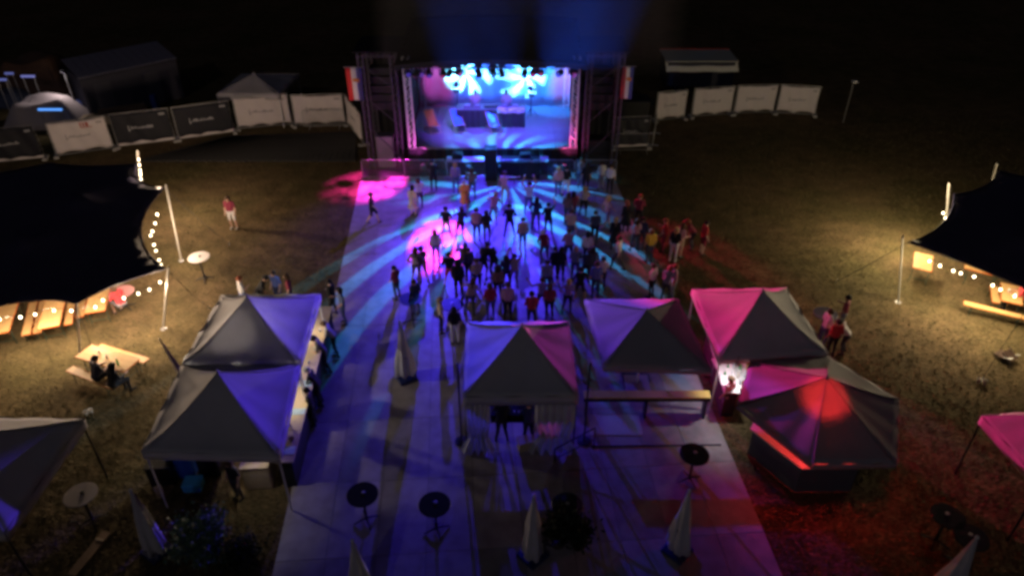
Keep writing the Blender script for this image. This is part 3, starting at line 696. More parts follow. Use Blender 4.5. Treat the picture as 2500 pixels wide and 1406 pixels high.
box_thing('flight_case', 'tan wooden case on the floor inside the middle tent', 'case', (mc.x+.25, fy+.12, .045), (.6, .35, .32), PINE, .25)
t = thing('handrail', 'low black tube rail at the front right corner of the middle tent', 'rail', (2.0, fy-.15, 0))
m_ = MB(); m_.tube([(-.75, -.35, .62), (.45, .15, .98), (.45, .15, .1)], .022, 6); m_.build('top_rail', BLACK, t)
m_ = MB(); m_.tube([(-.75, -.35, .05), (-.75, -.35, .62)], .022, 6); m_.build('post', BLACK, t)
m_ = MB(); m_.tube([(-.75, -.35, .2), (.45, .15, .5)], .016, 6); m_.build('mid_rail', BLACK, t)
for x, nm in ((-1.75, 'left'), (1.98, 'right')):
    t = thing('speaker_pole', 'tall thin black pole beside the %s front corner of the middle tent' % nm, 'pole', (mc.x+x, fy+.35, .045)); m_ = MB(); m_.tube([(0, 0, 0), (0, 0, 3.1)], .03, 6); m_.build('tube', BLACK, t)
    m_ = MB(); m_.lathe([(.22, 0), (.22, .02), (.04, .04)], (0, 0, 0), 14); m_.build('foot_plate', BLACK, t)

# ---- bars
def counter(p0, p1, wdt, h, label, topm, frontm, planks=5, z0=0, strip=None):
    p0, p1 = Vector(p0), Vector(p1); d = p1-p0; L = d.length; rz = math.atan2(d.y, d.x); mid = (p0+p1)/2
    t = thing('bar_counter', label, 'bar counter', (mid.x, mid.y, z0), rz)
    for k in range(planks):
        m_ = MB(); m_.box((-L/2+L*(k+.5)/planks, 0, h), (L/planks-.012, wdt, .04)); m_.build('counter_board', topm, t)
    m_ = MB(); m_.box((0, 0, h/2), (L-.1, wdt-.12, h-.06)); m_.build('front_panel', frontm, t)
    if strip: m_ = MB(); m_.box((0, -wdt/2-.01, h-.05), (L, .02, .05)); m_.build('edge_strip', strip, t)
    return t
c0, c1 = px(795, 748, 1.1), px(694, 1128, 1.1)
c0.z = c1.z = 0
counter(c0, c1, .48, 1.08, 'long pale bar counter along the right side of the left bar tents', PINE, BLKCLOTH, 6)
cdir = (c1-c0).normalized(); cn = Vector((-cdir.y, cdir.x, 0))
def on_counter(f, off=0.): return c0.lerp(c1, f)+cn*off+Vector((0, 0, 1.101))
NAP = plain((.35, .48, .62)); CUPM = mat('clear_cup', (.55, .55, .5), .2, spec=.5)
for k, (f, w_) in enumerate(((.56, .3), (.73, .26), (.94, .3))):
    t = thing('bar_towel', 'light blue bar towel on the left bar counter, %s from the stage' % ['first', 'second', 'third'][k], 'towel', on_counter(f, .02), math.atan2(cdir.y, cdir.x), 'towels on the left bar counter')
    m_ = MB(); m_.sheet(lambda s, q_: (-w_/2+w_*s, -.2+.4*q_, .006+.004*math.sin(s*9+q_*7)), 8, 8, .004); m_.build('cloth', NAP, t)
def cup(loc, label, m, group, h=.13, r=.042):
    t = thing('drinking_cup', label, 'cup', loc, 0, group); m_ = MB(); m_.lathe([(r*.72, 0), (r, h), (r*.9, h), (r*.62, .012)], (0, 0, 0), 10); m_.build('cup', m, t, True)
    m_ = MB(); m_.lathe([(r*.66, h*.2), (r*.86, h*.8)], (0, 0, 0), 10); m_.build('drink', plain((.35, .18, .03)), t); return t
for k, f in enumerate((.12, .2, .27, .34, .43, .62, .82)):
    cup(on_counter(f, rnd.uniform(-.14, .14)), '%s cup from the stage on the left bar counter' % ['first', 'second', 'third', 'fourth', 'fifth', 'sixth', 'seventh'][k], CUPM, 'cups on the left bar counter')
t = thing('bowl', 'small dark bowl near the camera end of the left bar counter', 'bowl', on_counter(.885, .04)); m_ = MB(); m_.lathe([(.05, 0), (.09, .06), (.08, .06), (.04, .015)], (0, 0, 0), 14); m_.build('shell', plain((.03, .02, .02)), t, True)
m_ = MB(); m_.lathe([(.06, .03), (.05, .05)], (0, 0, 0), 10); m_.build('nuts', plain((.15, .07, .03)), t)
for k, f in enumerate((.22, .68)):
    q_ = c0.lerp(c1, f)-cn*.25+Vector((0, 0, 2.02)); t = thing('work_lamp', '%s small lamp hung above the left bar counter' % ['farther', 'nearer'][k], 'lamp', q_); m_ = MB(); m_.lathe([(.03, .05), (.08, 0), (.07, -.02), (.02, -.03)], (0, 0, 0), 12); m_.build('housing', WHITEPL, t)
    m_ = MB(); m_.tube([(0, 0, .04), (0, 0, .2)], .008, 4); m_.build('cord', BLACK, t); spot(q_-Vector((0, 0, .05)), q_-Vector((0, 0, 1)), (1, .82, .55), 34, 110, .8, .05, None, t)
# behind the left bar: service table, cool boxes
t0 = px(640, 1165, 0); box_thing('service_counter', 'pale low service counter under the near left bar tent', 'counter', (t0.x, t0.y+.35, 0), (.8, 1.6, .88), PINE, ROT)
for (u, v, d, c, lb) in ((448, 1165, (.7, .55, .8), (.03, .10, .50), 'blue cool box under the near left bar tent'), (515, 1160, (.6, .6, 1.45), (.01, .01, .012), 'tall black fridge under the near left bar tent'), (470, 1200, (.5, .4, .25), (.05, .30, .60), 'light blue crate before the blue cool box'), (400, 1185, (.7, .5, .75), (.012, .012, .014), 'black bin at the left leg of the near bar tent')):
    p = px(u, v, 0); box_thing('cool_box' if 'fridge' not in lb else 'fridge', lb, 'box', (p.x, p.y+d[1]*.4, 0), d, plain(c, .4), ROT, lid=plain(tuple(min(1, q_*1.6) for q_ in c), .4))
p = px(395, 1215); t = thing('wooden_plank', 'short pale plank leaning by the black bin', 'plank', (p.x, p.y, 0)); m_ = MB(); m_.box((0, 0, .3), (.22, .05, .75), .6, R(25)); m_.build('board', PINE, t); m_ = MB(); m_.box((.02, -.03, .1), (.2, .02, .05), .6, R(25)); m_.build('cleat', PINE, t)
# right bars: drinks under the pink tent
p0, p1 = px(1722, 800, 1.05), px(1772, 960, 1.05)
counter((p0.x+.25, p0.y, 0), (p1.x+.2, p1.y, 0), .5, 1.05, 'pale drinks counter between the violet parasol and the pink tent', mat('white_counter', (.66, .66, .68), .4), BLKCLOTH, 4)
p = px(1795, 905, 1.0); tt = thing('drinks_table', 'white drinks table full of bottles under the pink tent', 'table', (p.x, p.y, 0), ROT)
m_ = MB(); m_.box((0, 0, .9), (1.05, 1.5, .05)); m_.build('table_top', mat('white_counter', (.66, .66, .68), .4), tt)
for x in (-.45, .45):
    for y in (-.65, .65): m_ = MB(); m_.tube([(x, y, 0), (x, y, .88)], .025, 6); m_.build('leg', STEEL, tt)
bcols = ((.5, .55, .6), (.3, .03, .03), (.5, .5, .45), (.05, .25, .08), (.5, .35, .1)); bn = 0
names_r = ['near', 'second', 'third', 'far']; names_c = ['leftmost', 'left middle', 'middle', 'right middle', 'rightmost']
for j in range(4):
    for i in range(5):
        loc = Vector((p.x, p.y, .927))+Matrix.Rotation(ROT, 3, 'Z') @ Vector((-.42+.21*i+rnd.uniform(-.04, .04), -.55+.36*j+rnd.uniform(-.06, .06), 0)); c = bcols[(i*2+j*3+rnd.randint(0, 1)) % 5]
        t = thing('bottle', '%s bottle in the %s row on the white drinks table under the pink tent' % (names_c[i], names_r[j]), 'bottle', loc, 0, 'bottles on the drinks table')
        m_ = MB(); m_.lathe([(.036, 0), (.04, .01), (.04, .17), (.016, .23), (.015, .29)], (0, 0, 0), 10); m_.build('glass', plain(c, .15), t, True)
        m_ = MB(); m_.lathe([(.017, .291), (.017, .31)], (0, 0, 0), 8); m_.build('cap', WHITEPL, t)
# hexagonal bar under the red lit tent
hx = [px(1832, 1046, 1.12), px(1958, 1143, 1.12), px(2106, 1141, 1.12), px(2150, 1010, 1.12), px(2010, 930, 1.12), px(1880, 945, 1.12)]
hb = thing('hexagonal_bar', 'dark six-sided bar body with red-lit counter edge under the red lit tent', 'bar', (rc3.x, rc3.y, 0)); O = Vector((rc3.x, rc3.y, 0)); cen = sum(hx, Vector())/6
REDTOP = mat('bar_top', (.55, .50, .50), .35)
for k in range(6):
    A, B = hx[k]-O, hx[(k+1) % 6]-O; iA, iB = A.lerp(cen-O, .16), B.lerp(cen-O, .16)
    m_ = MB(); m_.add([A, B, iB, iA]+[v-Vector((0, 0, .05)) for v in (A, B, iB, iA)], [(0, 1, 2, 3), (7, 6, 5, 4), (0, 4, 5, 1), (1, 5, 6, 2), (2, 6, 7, 3), (3, 7, 4, 0)]); m_.build('counter_top', REDTOP, hb)
    a_, b_ = A.lerp(cen-O, .05), B.lerp(cen-O, .05); a_.z = b_.z = 1.06; m_ = MB()
    m_.sheet(lambda s, q_: Vector((a_.lerp(b_, s).x, a_.lerp(b_, s).y, .05+1.0*q_)), 2, 2, .03); m_.build('side_panel', mat('bar_panel', (.09, .09, .115), .6), hb)
lp = px(2022, 1005, 2.55)+Vector((-.22, 0, -.1))
t = thing('hanging_lamp', 'red lamp hanging inside the six-sided bar tent', 'lamp', lp); m_ = MB(); m_.lathe([(.03, .22), (.16, .05), (.15, .0)], (0, 0, -.3), 14); m_.build('shade', plain((.3, .02, .02)), t)
m_ = MB(); m_.tube([(0, 0, .2), (0, 0, .42)], .008, 4); m_.build('cord', BLACK, t)
RLAMP = t
lp1 = px(572, 825, 2.45); t = thing('work_lamp', 'white lamp glowing inside the far left bar tent', 'lamp', lp1); m_ = MB(); m_.lathe([(.05, -.05), (.09, 0), (.09, .04), (.02, .06)], (0, 0, 0), 12); m_.build('housing', STEEL, t)
m_ = MB(); m_.tube([(0, 0, -.02), (0, 1.0, .22)], .012, 5); m_.build('bracket', BLACK, t); WLAMP = t

# yellow-edged board table between the middle tent and the right bars
p0, p1 = px(1425, 966, .9), px(1732, 964, .9); p0.z = p1.z = 0
t = thing('long_table', 'long narrow yellowish high table right of the middle tent', 'table', ((p0.x+p1.x)/2, p0.y, 0)); Lw = p1.x-p0.x
for k in range(3): m_ = MB(); m_.box((-Lw/2+Lw*(k+.5)/3, 0, .95), (Lw/3-.01, .32, .05)); m_.build('board', mat('yellow_board', (.55, .45, .12), .5, .2, 3), t)
for x in (-Lw/2+.1, 0, Lw/2-.1): m_ = MB(); m_.box((x, 0, .49), (.07, .26, .86)); m_.build('trestle', BLACK, t)
m_ = MB(); m_.box((0, -.14, .86), (Lw, .03, .12)); m_.build('apron', BLACK, t)
def mat_thing(u0, v0, u1, v1, c, label, rz=0):
    a, b = px(u0, v1, .045), px(u1, v0, .045); t = thing('floor_mat', label, 'mat', ((a.x+b.x)/2, (a.y+b.y)/2, .046), rz); W_, D_ = abs(b.x-a.x), abs(b.y-a.y)
    m_ = MB(); m_.sheet(lambda s, q_: (-W_/2+W_*s, -D_/2+D_*q_, .008+.003*math.sin(s*11+q_*7)), 10, 10, .004); m_.build('sheet', plain(c), t)
    m_ = MB(); m_.tube([(-W_/2, -D_/2, .006), (W_/2, -D_/2, .006), (W_/2, D_/2, .006), (-W_/2, D_/2, .006), (-W_/2, -D_/2, .006)], .008, 4); m_.build('hem', plain(tuple(q_*.7 for q_ in c)), t)
mat_thing(1522, 905, 1583, 931, (.06, .06, .07), 'dark square mat on the dance floor below the violet parasol')
mat_thing(1440, 1012, 1560, 1062, (.46, .42, .40), 'pale sheet lying on the dance floor beside the black rail')

# ================================================================== STRETCH TENTS
def stretch_tent(label, corners, peaks, bow, group='black stretch tents'):
    """corners: world points in order round the edge; bow: how far each edge curves inward; peaks: raised inner points"""
    cen = sum(corners, Vector())/len(corners); t = thing('stretch_tent', label, 'tent', (cen.x, cen.y, 0), 0, group)
    edge = []; n = len(corners)
    for k in range(n):
        A, B = corners[k], corners[(k+1) % n]; d = B-A; L = math.hypot(d.x, d.y); m = max(6, int(L/.35)); nn = Vector((-d.y, d.x, 0)).normalized()
        if nn.dot(cen-A) < 0: nn = -nn
        for i in range(m):
            s = i/m; p = A.lerp(B, s)+nn*bow[k]*4*s*(1-s); p.z -= .05*L*.25*4*s*(1-s)*.5; edge.append(p)
    E2 = [Vector((p.x, p.y)) for p in edge]; ne = len(E2)
    def inside(q):
        c = False
        for i in range(ne):
            a, b = E2[i], E2[i-1]
            if (a.y > q.y) != (b.y > q.y) and q.x < (b.x-a.x)*(q.y-a.y)/(b.y-a.y)+a.x: c = not c
        return c
    pts = list(E2)+[Vector((p.x, p.y)) for p in peaks]
    x0, x1 = min(p.x for p in E2), max(p.x for p in E2); y0, y1 = min(p.y for p in E2), max(p.y for p in E2)
    y = y0
    while y < y1:
        x = x0
        while x < x1:
            q = Vector((x+.02*math.sin(y*7), y+.02*math.sin(x*5)))
            if inside(q) and min((q-e).length for e in E2) > .2 and all((q-Vector((p.x, p.y))).length > .2 for p in peaks): pts.append(q)
            x += .42
        y += .42
    vs, es, fs, *_ = geometry.delaunay_2d_cdt(pts, [(i, (i+1) % ne) for i in range(ne)], [], 1, 1e-4)
    fix = {}
    def near(v, L_): return min(range(len(L_)), key=lambda i: (Vector((L_[i].x, L_[i].y))-v).length)
    for i, v in enumerate(vs):
        k = near(v, edge)
        if (E2[k]-v).length < 1e-3: fix[i] = edge[k].z
        for p in peaks:
            if (Vector((p.x, p.y))-v).length < 1e-3: fix[i] = p.z
    nb = [set() for _ in vs]
    for f in fs:
        for a in range(len(f)): nb[f[a]].add(f[a-1]); nb[f[a-1]].add(f[a])
    z = [fix.get(i, 2.9) for i in range(len(vs))]
    for _k in range(160):
        for i in range(len(vs)):
            if i not in fix and nb[i]: z[i] = sum(z[j] for j in nb[i])/len(nb[i])
    me = bpy.data.meshes.new('canopy'); me.from_pydata([(v.x-cen.x, v.y-cen.y, z[i]) for i, v in enumerate(vs)], [], [tuple(f) for f in fs]); me.materials.append(STRETCH)
    me.polygons.foreach_set('use_smooth', [True]*len(me.polygons)); me.update()
    o = link('canopy', me, t); sm = o.modifiers.new('thick', 'SOLIDIFY'); sm.thickness = .012
    m_ = MB(); ring = [p-Vector((cen.x, cen.y, 0)) for p in edge]+[edge[0]-Vector((cen.x, cen.y, 0))]; m_.tube(ring, .018, 5); m_.build('edge_rope', STRETCH, t)
    return t, edge
POLEM = mat('pale_tent_pole', (.36, .34, .30), .5)
def tent_pole(base, top, label, r=.035, group='stretch tent poles'):
    base, top = Vector(base), Vector(top); t = thing('tent_pole', label, 'pole', base, 0, group); d = top-base
    m_ = MB(); m_.tube([(0, 0, .02), d], r, 8); m_.build('tube', POLEM, t); m_ = MB(); m_.lathe([(.11, 0), (.11, .015), (.05, .03)], (0, 0, 0), 12); m_.build('foot_plate', STEEL, t)
    m_ = MB(); q_ = d.normalized(); m_.tube([d, d+q_*.08], [r*1.3, r*.6], 8); m_.build('cap', POLEM, t)
def guy(p0, p1, label):
    t = thing('guy_rope', label, 'rope', p1, 0, 'guy ropes of the stretch tents'); d = Vector(p0)-Vector(p1)
    m_ = MB(); m_.tube([(0, 0, .05), d*.5-Vector((0, 0, .04)), d], .012, 4); m_.build('rope', plain((.05, .045, .04)), t)
    m_ = MB(); m_.tube([(0, 0, -.02), (.03, 0, .18)], .015, 5); m_.build('peg', STEEL, t)
A1, A2, A3 = px(338, 398, 2.9), px(401, 459, 2.7), px(405, 657, 2.5)
A4 = px(186, 742, 2.5); A5 = px(-20, 752, 2.5); A6 = px(-420, 700, 2.5); A7 = px(-420, 470, 2.7); A8 = px(122, 398, 3.1)
tL, eL = stretch_tent('large black stretch tent at the left picture edge with fairy lights', [A1, A2, A3, A4, A5, A6, A7, A8], [px(40, 560, 3.6), px(180, 470, 3.5)], [.55, .85, .25, .35, .2, .4, .4, .25])
tent_pole(px(352, 520), px(335, 371, 3.3), 'pale pole wound with lights at the far corner of the left stretch tent')
tent_pole(px(443, 637), px(405, 455, 2.95), 'pale leaning pole beside the upper right corner of the left stretch tent')
tent_pole(px(399, 803), px(411, 654, 2.6), 'pole at the lower right corner of the left stretch tent')
tent_pole(px(196, 868), px(187, 745, 2.5), 'pole at the bottom corner of the left stretch tent')
guy(A2, px(560, 600), 'guy rope from the upper right corner of the left stretch tent'); guy(A3, px(510, 755), 'guy rope from the lower right corner of the left stretch tent'); guy(A4, px(225, 850), 'guy rope from the bottom corner of the left stretch tent')
B1, B2, B3 = px(2216, 592, 2.5), px(2328, 474, 2.7), px(2440, 416, 3.0); B4 = px(2760, 470, 2.7); B5 = px(2780, 760, 2.5); B6 = px(2530, 716, 2.5)
tR, eR = stretch_tent('black stretch tent at the right picture edge', [B1, B2, B3, B4, B5, B6], [px(2560, 560, 3.5)], [.45, .35, .3, .3, .3, .15])
tent_pole(px(2193, 738), px(2204, 578, 2.7), 'thin pole at the left tip of the right stretch tent')
tent_pole(px(2306, 590), px(2317, 450, 3.0), 'pale pole at the upper left corner of the right stretch tent')
tent_pole(px(2400, 520), px(2434, 402, 3.3), 'pale pole at the top corner of the right stretch tent')
guy(B1, px(2040, 690), 'guy rope from the left tip of the right stretch tent'); guy(B6, px(2395, 930), 'guy rope from the bottom corner of the right stretch tent')
BULB = mat('warm_bulb', (.8, .75, .6), .3, emit=(1, .84, .56), estr=8)
bulb_me = MB(); bulb_me.lathe([(.01, .03), (.03, .0), (.042, -.03), (.03, -.06), (.01, -.07)], (0, 0, 0), 10); bulb_me = bulb_me.mesh('bulb', BULB, True)
WARM = (1.0, .73, .50)
def string_lights(label, pts, nb, lamps, watt, col=WARM, drop=.12, off=(0, .25, -.3)):
    pts = [Vector(p) for p in pts]; o = pts[0].copy(); t = thing('string_lights', label, 'string lights', o, 0, 'string lights of the stretch tents')
    seg = [(pts[i+1]-pts[i]).length for i in range(len(pts)-1)]; T = sum(seg)
    def at(f):
        q_ = f*T
        for i, L in enumerate(seg):
            if q_ <= L or i == len(seg)-1: s = min(1, q_/L); p = pts[i].lerp(pts[i+1], s); p.z -= .10*4*s*(1-s); return p
            q_ -= L
    m_ = MB(); m_.tube([at(k/30)-o for k in range(31)], .008, 4); m_.build('cable', BLACK, t)
    for k in range(nb): link('bulb', bulb_me, t, at(min(.99, (k+.5+rnd.uniform(-.3, .3))/nb))-o-Vector((0, 0, drop*.5)))
    for f in lamps: point(at(f)+Vector(off), col, watt, .12, t)  # unseen point lamps, shifted off the bulbs, give the string's light
    return t
string_lights('string of lights along the right edge of the left stretch tent', [px(384, 505, 2.45), px(366, 570, 2.3), px(395, 652, 2.3)], 8, (.2, .6), 230)
string_lights('string of lights from the lower right corner of the left stretch tent to its tables', [px(400, 672, 2.3), px(345, 708, 2.1), px(240, 728, 2.2)], 5, (.15, .7), 260)
string_lights('string of lights over the beer tables under the left stretch tent', [px(240, 742, 2.1), px(120, 752, 2.0), px(-30, 775, 2.0)], 6, (.2, .55, .9), 210)
string_lights('string of lights wound round the far pole of the left stretch tent', [px(336, 382, 3.1), px(341, 425, 2.7), px(345, 462, 2.4)], 9, (.6, ), 620, off=(.8, .6, .0))
string_lights('string of lights along the near edge of the right stretch tent', [px(2250, 622, 2.3), px(2400, 675, 2.2), px(2530, 735, 2.1)], 9, (.32, .62, .92), 260, (1, .80, .48), off=(0, .5, -.1))
string_lights('short string of lights at the upper left corner of the right stretch tent', [px(2305, 512, 2.4), px(2312, 528, 2.3)], 2, (.5, ), 950, (1, .80, .48), off=(-.9, .7, .0))
spot(lp+Vector((0, 0, -.02)), lp+Vector((0, -.05, 1)), (1, .035, .03), 3300, 128, 1.0, .15, None, RLAMP); point(lp-Vector((0, 0, .5)), (1, .035, .03), 40, .09, RLAMP); point(lp1+Vector((0, 0, .12)), (1, .88, .68), 300, .07, WLAMP)
# lamp over the drinks under the pink tent
p = px(1800, 888, 2.05); t = thing('work_lamp', 'white lamp over the bottles under the pink tent', 'lamp', p); m_ = MB(); m_.lathe([(.05, .05), (.10, 0), (.09, -.02), (.02, -.03)], (0, 0, 0), 12); m_.build('housing', WHITEPL, t)
m_ = MB(); m_.tube([(0, 0, .04), (0, 0, .3)], .008, 4); m_.build('cord', BLACK, t)
spot(p-Vector((0, 0, .06)), p-Vector((0, 0, 1.2)), (1, .96, .95), 90, 120, .5, .05, None, t)
p = px(590, 1085, 2.0); t = thing('work_lamp', 'dim lamp under the near left bar tent', 'lamp', p); m_ = MB(); m_.lathe([(.05, .05), (.10, 0), (.09, -.02), (.02, -.03)], (0, 0, 0), 12); m_.build('housing', WHITEPL, t)
m_ = MB(); m_.tube([(0, 0, .04), (0, 0, .3)], .008, 4); m_.build('cord', BLACK, t); spot(p-Vector((0, 0, .06)), p+Vector((.3, -.3, -1.2)), (1, .93, .85), 26, 90, .5, .05, None, t)

# ================================================================== TABLES, BENCHES, PARASOLS
def beer_bits(W_, D_, H_, t, top):
    m_ = MB()
    if top == 'table_top':
        for k in range(3): q_ = MB(); q_.box((0, -D_/3+D_/3*k, H_-.02), (W_, D_/3-.006, .03)); q_.build('board', WOOD, t)
    else: q_ = MB(); q_.box((0, 0, H_-.02), (W_, D_, .03)); q_.build('seat_board', WOOD, t)
    for s_ in (-1, 1):
        q_ = MB(); q_.box((s_*(W_/2+.006), 0, H_-.02), (.012, D_, .034)); q_.build('edge_rim', WOODRIM, t)
        q_ = MB(); q_.box((0, s_*(D_/2+.006), H_-.02), (W_, .012, .034)); q_.build('edge_rim', WOODRIM, t)
        x = s_*W_*.36
        q_ = MB(); q_.tube([(x, -D_*.42, H_-.04), (x+s_*.03, -D_*.46, .01)], .016, 5); q_.tube([(x, D_*.42, H_-.04), (x+s_*.03, D_*.46, .01)], .016, 5); q_.tube([(x+.02*s_, -D_*.45, .2), (x+.02*s_, D_*.45, .2)], .013, 5); q_.build('leg_frame', mat('green_steel', (.03, .05, .035), .5), t)
_bt = {}
def beer(kind, u, v, ang, label, H_=None, L=None):
    W_, D_, h = (L or 2.1, .68, .77) if kind == 'beer_table' else (L or 2.1, .26, .47)
    key = (kind, W_); loc = px(u, v, h); loc.z = 0; gp = 'beer tables' if kind == 'beer_table' else 'beer benches'
    if key not in _bt:
        t = thing(kind, label, 'table' if kind == 'beer_table' else 'bench', loc, R(ang), gp); beer_bits(W_, D_, h, t, 'table_top' if kind == 'beer_table' else 'seat'); _bt[key] = t; return t
    return dup(_bt[key], loc, R(ang), label, gp)
beer('beer_table', 262, 873, -21, 'beer table on the open grass with two people sitting at it')
beer('beer_bench', 298, 862, -21, 'empty beer bench behind the beer table on the open grass')
beer('beer_bench', 224, 920, -25, 'beer bench on the open grass where two people sit')
beer('beer_table', 8, 772, 110, 'beer table at the left picture edge under the left stretch tent')
beer('beer_bench', 72, 776, 112, 'left one of the two close benches under the left stretch tent')
beer('beer_bench', 98, 772, 112, 'right one of the two close benches under the left stretch tent')
beer('beer_table', 128, 758, 110, 'second beer table from the left edge under the left stretch tent')
beer('beer_bench', 172, 752, 112, 'beer bench right of the second beer table under the left stretch tent')
beer('beer_bench', 199, 735, 112, 'beer bench left of the rightmost table under the left stretch tent')
beer('beer_table', 240, 722, 108, 'rightmost beer table under the left stretch tent')
beer('beer_table', 2254, 638, 62, 'beer table at the left tip of the right stretch tent', L=1.3)
beer('beer_table', 2402, 655, 150, 'beer table in the middle under the right stretch tent', L=1.31)
beer('beer_table', 2470, 716, 62, 'beer table near the right picture edge with things on it', L=1.32)
beer('beer_bench', 2430, 718, 66, 'short bench beside the beer table near the right picture edge', L=1.2)
beer('beer_bench', 2432, 757, -28, 'long beer bench before the right stretch tent')
for (u, v, l_) in ((2462, 712, 'left cup on the beer table near the right picture edge'), (2478, 722, 'right cup on the beer table near the right picture edge')): cup(px(u, v, .772), l_, CUPM, 'cups on beer tables')
for (u, v, l_) in ((243, 864, 'left cup on the open-air beer table'), (262, 874, 'right cup on the open-air beer table')): cup(px(u, v, .772), l_, CUPM, 'cups on beer tables')
t = thing('bottle', 'green bottle on the open-air beer table', 'bottle', px(289, 890, .772)); m_ = MB(); m_.lathe([(.04, 0), (.042, .01), (.042, .16), (.016, .23), (.015, .28)], (0, 0, 0), 10); m_.build('glass', plain((.05, .45, .12), .2), t, True); m_ = MB(); m_.lathe([(.017, .281), (.017, .30)], (0, 0, 0), 8); m_.build('cap', WHITEPL, t)

_hi = {}
def high_table(u, v, dark, label, h=1.08, r=.42, m=None):
    loc = px(u, v, h); loc.z = .045 if in_floor(loc.x, loc.y) else 0; m = m or (TOPBLK if dark else mat('pale_table_top', (.55, .50, .50), .45))
    k = (m.name, r)
    if k in _hi: return dup(_hi[k], loc, rnd.random(), label, 'round standing tables')
    t = thing('standing_table', label, 'table', loc, rnd.random(), 'round standing tables'); _hi[k] = t
    q_ = MB(); q_.lathe([(r*.97, h-.035), (r, h-.03), (r, h-.008), (r*.98, h)], (0, 0, 0), 32); q_.build('table_top', m, t)
    q_ = MB(); q_.tube([(0, 0, .05), (0, 0, h-.03)], .035, 8); q_.build('stem', BLACK, t)
    for a in range(4): q_ = MB(); q_.tube([(0, 0, .12), (.18*math.cos(a*1.571), .18*math.sin(a*1.571), .07), (.36*math.cos(a*1.571), .36*math.sin(a*1.571), .015)], [.026, .022, .016], 6); q_.build('foot', BLACK, t)
    q_ = MB(); q_.lathe([(.05, h+.001), (.055, h+.02), (.03, h+.025)], (.04, .03, 0), 10); q_.build('ashtray', STEEL if dark else BLACK, t)
    return t
high_table(485, 627, False, 'pale round standing table alone on the left lawn')
high_table(196, 1206, False, 'pale round standing table beside the purple-lit tent corner')
high_table(885, 1208, True, 'black round standing table on the dark left part of the dance floor')
high_table(1061, 1232, True, 'black round standing table left of the foreground parasols, nearer the middle')
high_table(1695, 1110, True, 'black round standing table behind the right foreground parasol')
high_table(1385, 1235, True, 'black round standing table among the dark plants in the foreground')
high_table(2315, 1258, True, 'upper one of the two dark standing tables at the lower right')
high_table(2372, 1309, True, 'lower one of the two dark standing tables at the lower right')
high_table(1003, 731, True, 'dark blue standing table beside the parasol on the dance floor', m=SUBBLUE)
high_table(1104, 745, True, 'dark blue standing table nearest the middle tent', m=SUBBLUE)
high_table(2016, 765, True, 'blue-grey standing table on the lawn right of the pink tent', m=plain((.12, .12, .2), .4))
def parasol(u, v, ub, vb, label, col=PARAS, base=True, H_=2.35):
    b = px(ub, vb, 0); fl_ = in_floor(b.x, b.y); b.z = .045 if fl_ else 0
    t = thing('closed_parasol', label, 'parasol', b, rnd.random()*6, 'closed parasols'); sd = rnd.random()*6
    q_ = MB(); q_.lathe([(.05, .36), (.24, .30), (.29, .36), (.26, .6), (.215, .95), (.165, 1.35), (.115, 1.75), (.07, 2.1), (.045, H_-.08), (.02, H_)], (0, 0, 0), 36, lambda a, z: (.20*math.sin(a*6+sd)+.10*math.sin(a*11+sd*2+z*2))*max(.15, min(1, (H_-z)/1.3)))
    q_.v = [(x*(1+.18*math.sin(math.atan2(y, x)*2.0+sd)*(z < 1.2)), y*(1+.18*math.sin(math.atan2(y, x)*2.0+sd)*(z < 1.2)), z-(.16*abs(math.sin(math.atan2(y, x)*2.5+sd)) if z < .5 else 0)) for x, y, z in q_.v]
    q_.build('folded_cloth', col, t, True)
    q_ = MB(); q_.tube([(0, 0, .05), (0, 0, H_+.03)], .026, 8); q_.build('pole', ALU, t)
    q_ = MB(); q_.lathe([(.03, H_), (.05, H_+.03), (.02, H_+.09)], (0, 0, 0), 10); q_.build('finial', WHITEPL, t)
    q_ = MB(); q_.tube([(.2, .0, 1.0), (0, .2, 1.01), (-.2, 0, 1.0), (0, -.2, 1.01), (.2, 0, 1.0)], .012, 5); q_.build('strap', BLACK, t)
    q_ = MB(); q_.box((0, 0, .05), (.62, .62, .10)); o = q_.build('base', SUBBLUE, t); bv = o.modifiers.new('b', 'BEVEL'); bv.width = .02
    q_ = MB(); q_.tube([(0, 0, .1), (0, 0, .4)], .04, 8); q_.build('socket', STEEL, t)
    return t
parasol(985, 735, 992, 925, 'closed parasol beside the dark blue table on the dance floor')
parasol(860, 1295, 890, 1470, 'closed parasol cut by the lower picture edge')
parasol(1305, 1170, 1300, 1360, 'closed pale parasol in the middle foreground')
parasol(1690, 1155, 1652, 1348, 'closed parasol in the right foreground with blue base')
parasol(2372, 1310, 2300, 1460, 'closed parasol at the lower right beside the dark tables')
t = parasol(330, 1190, 385, 1345, 'closed parasol leaning before the bush at the lower left'); t.rotation_euler = (0, R(0), 1)

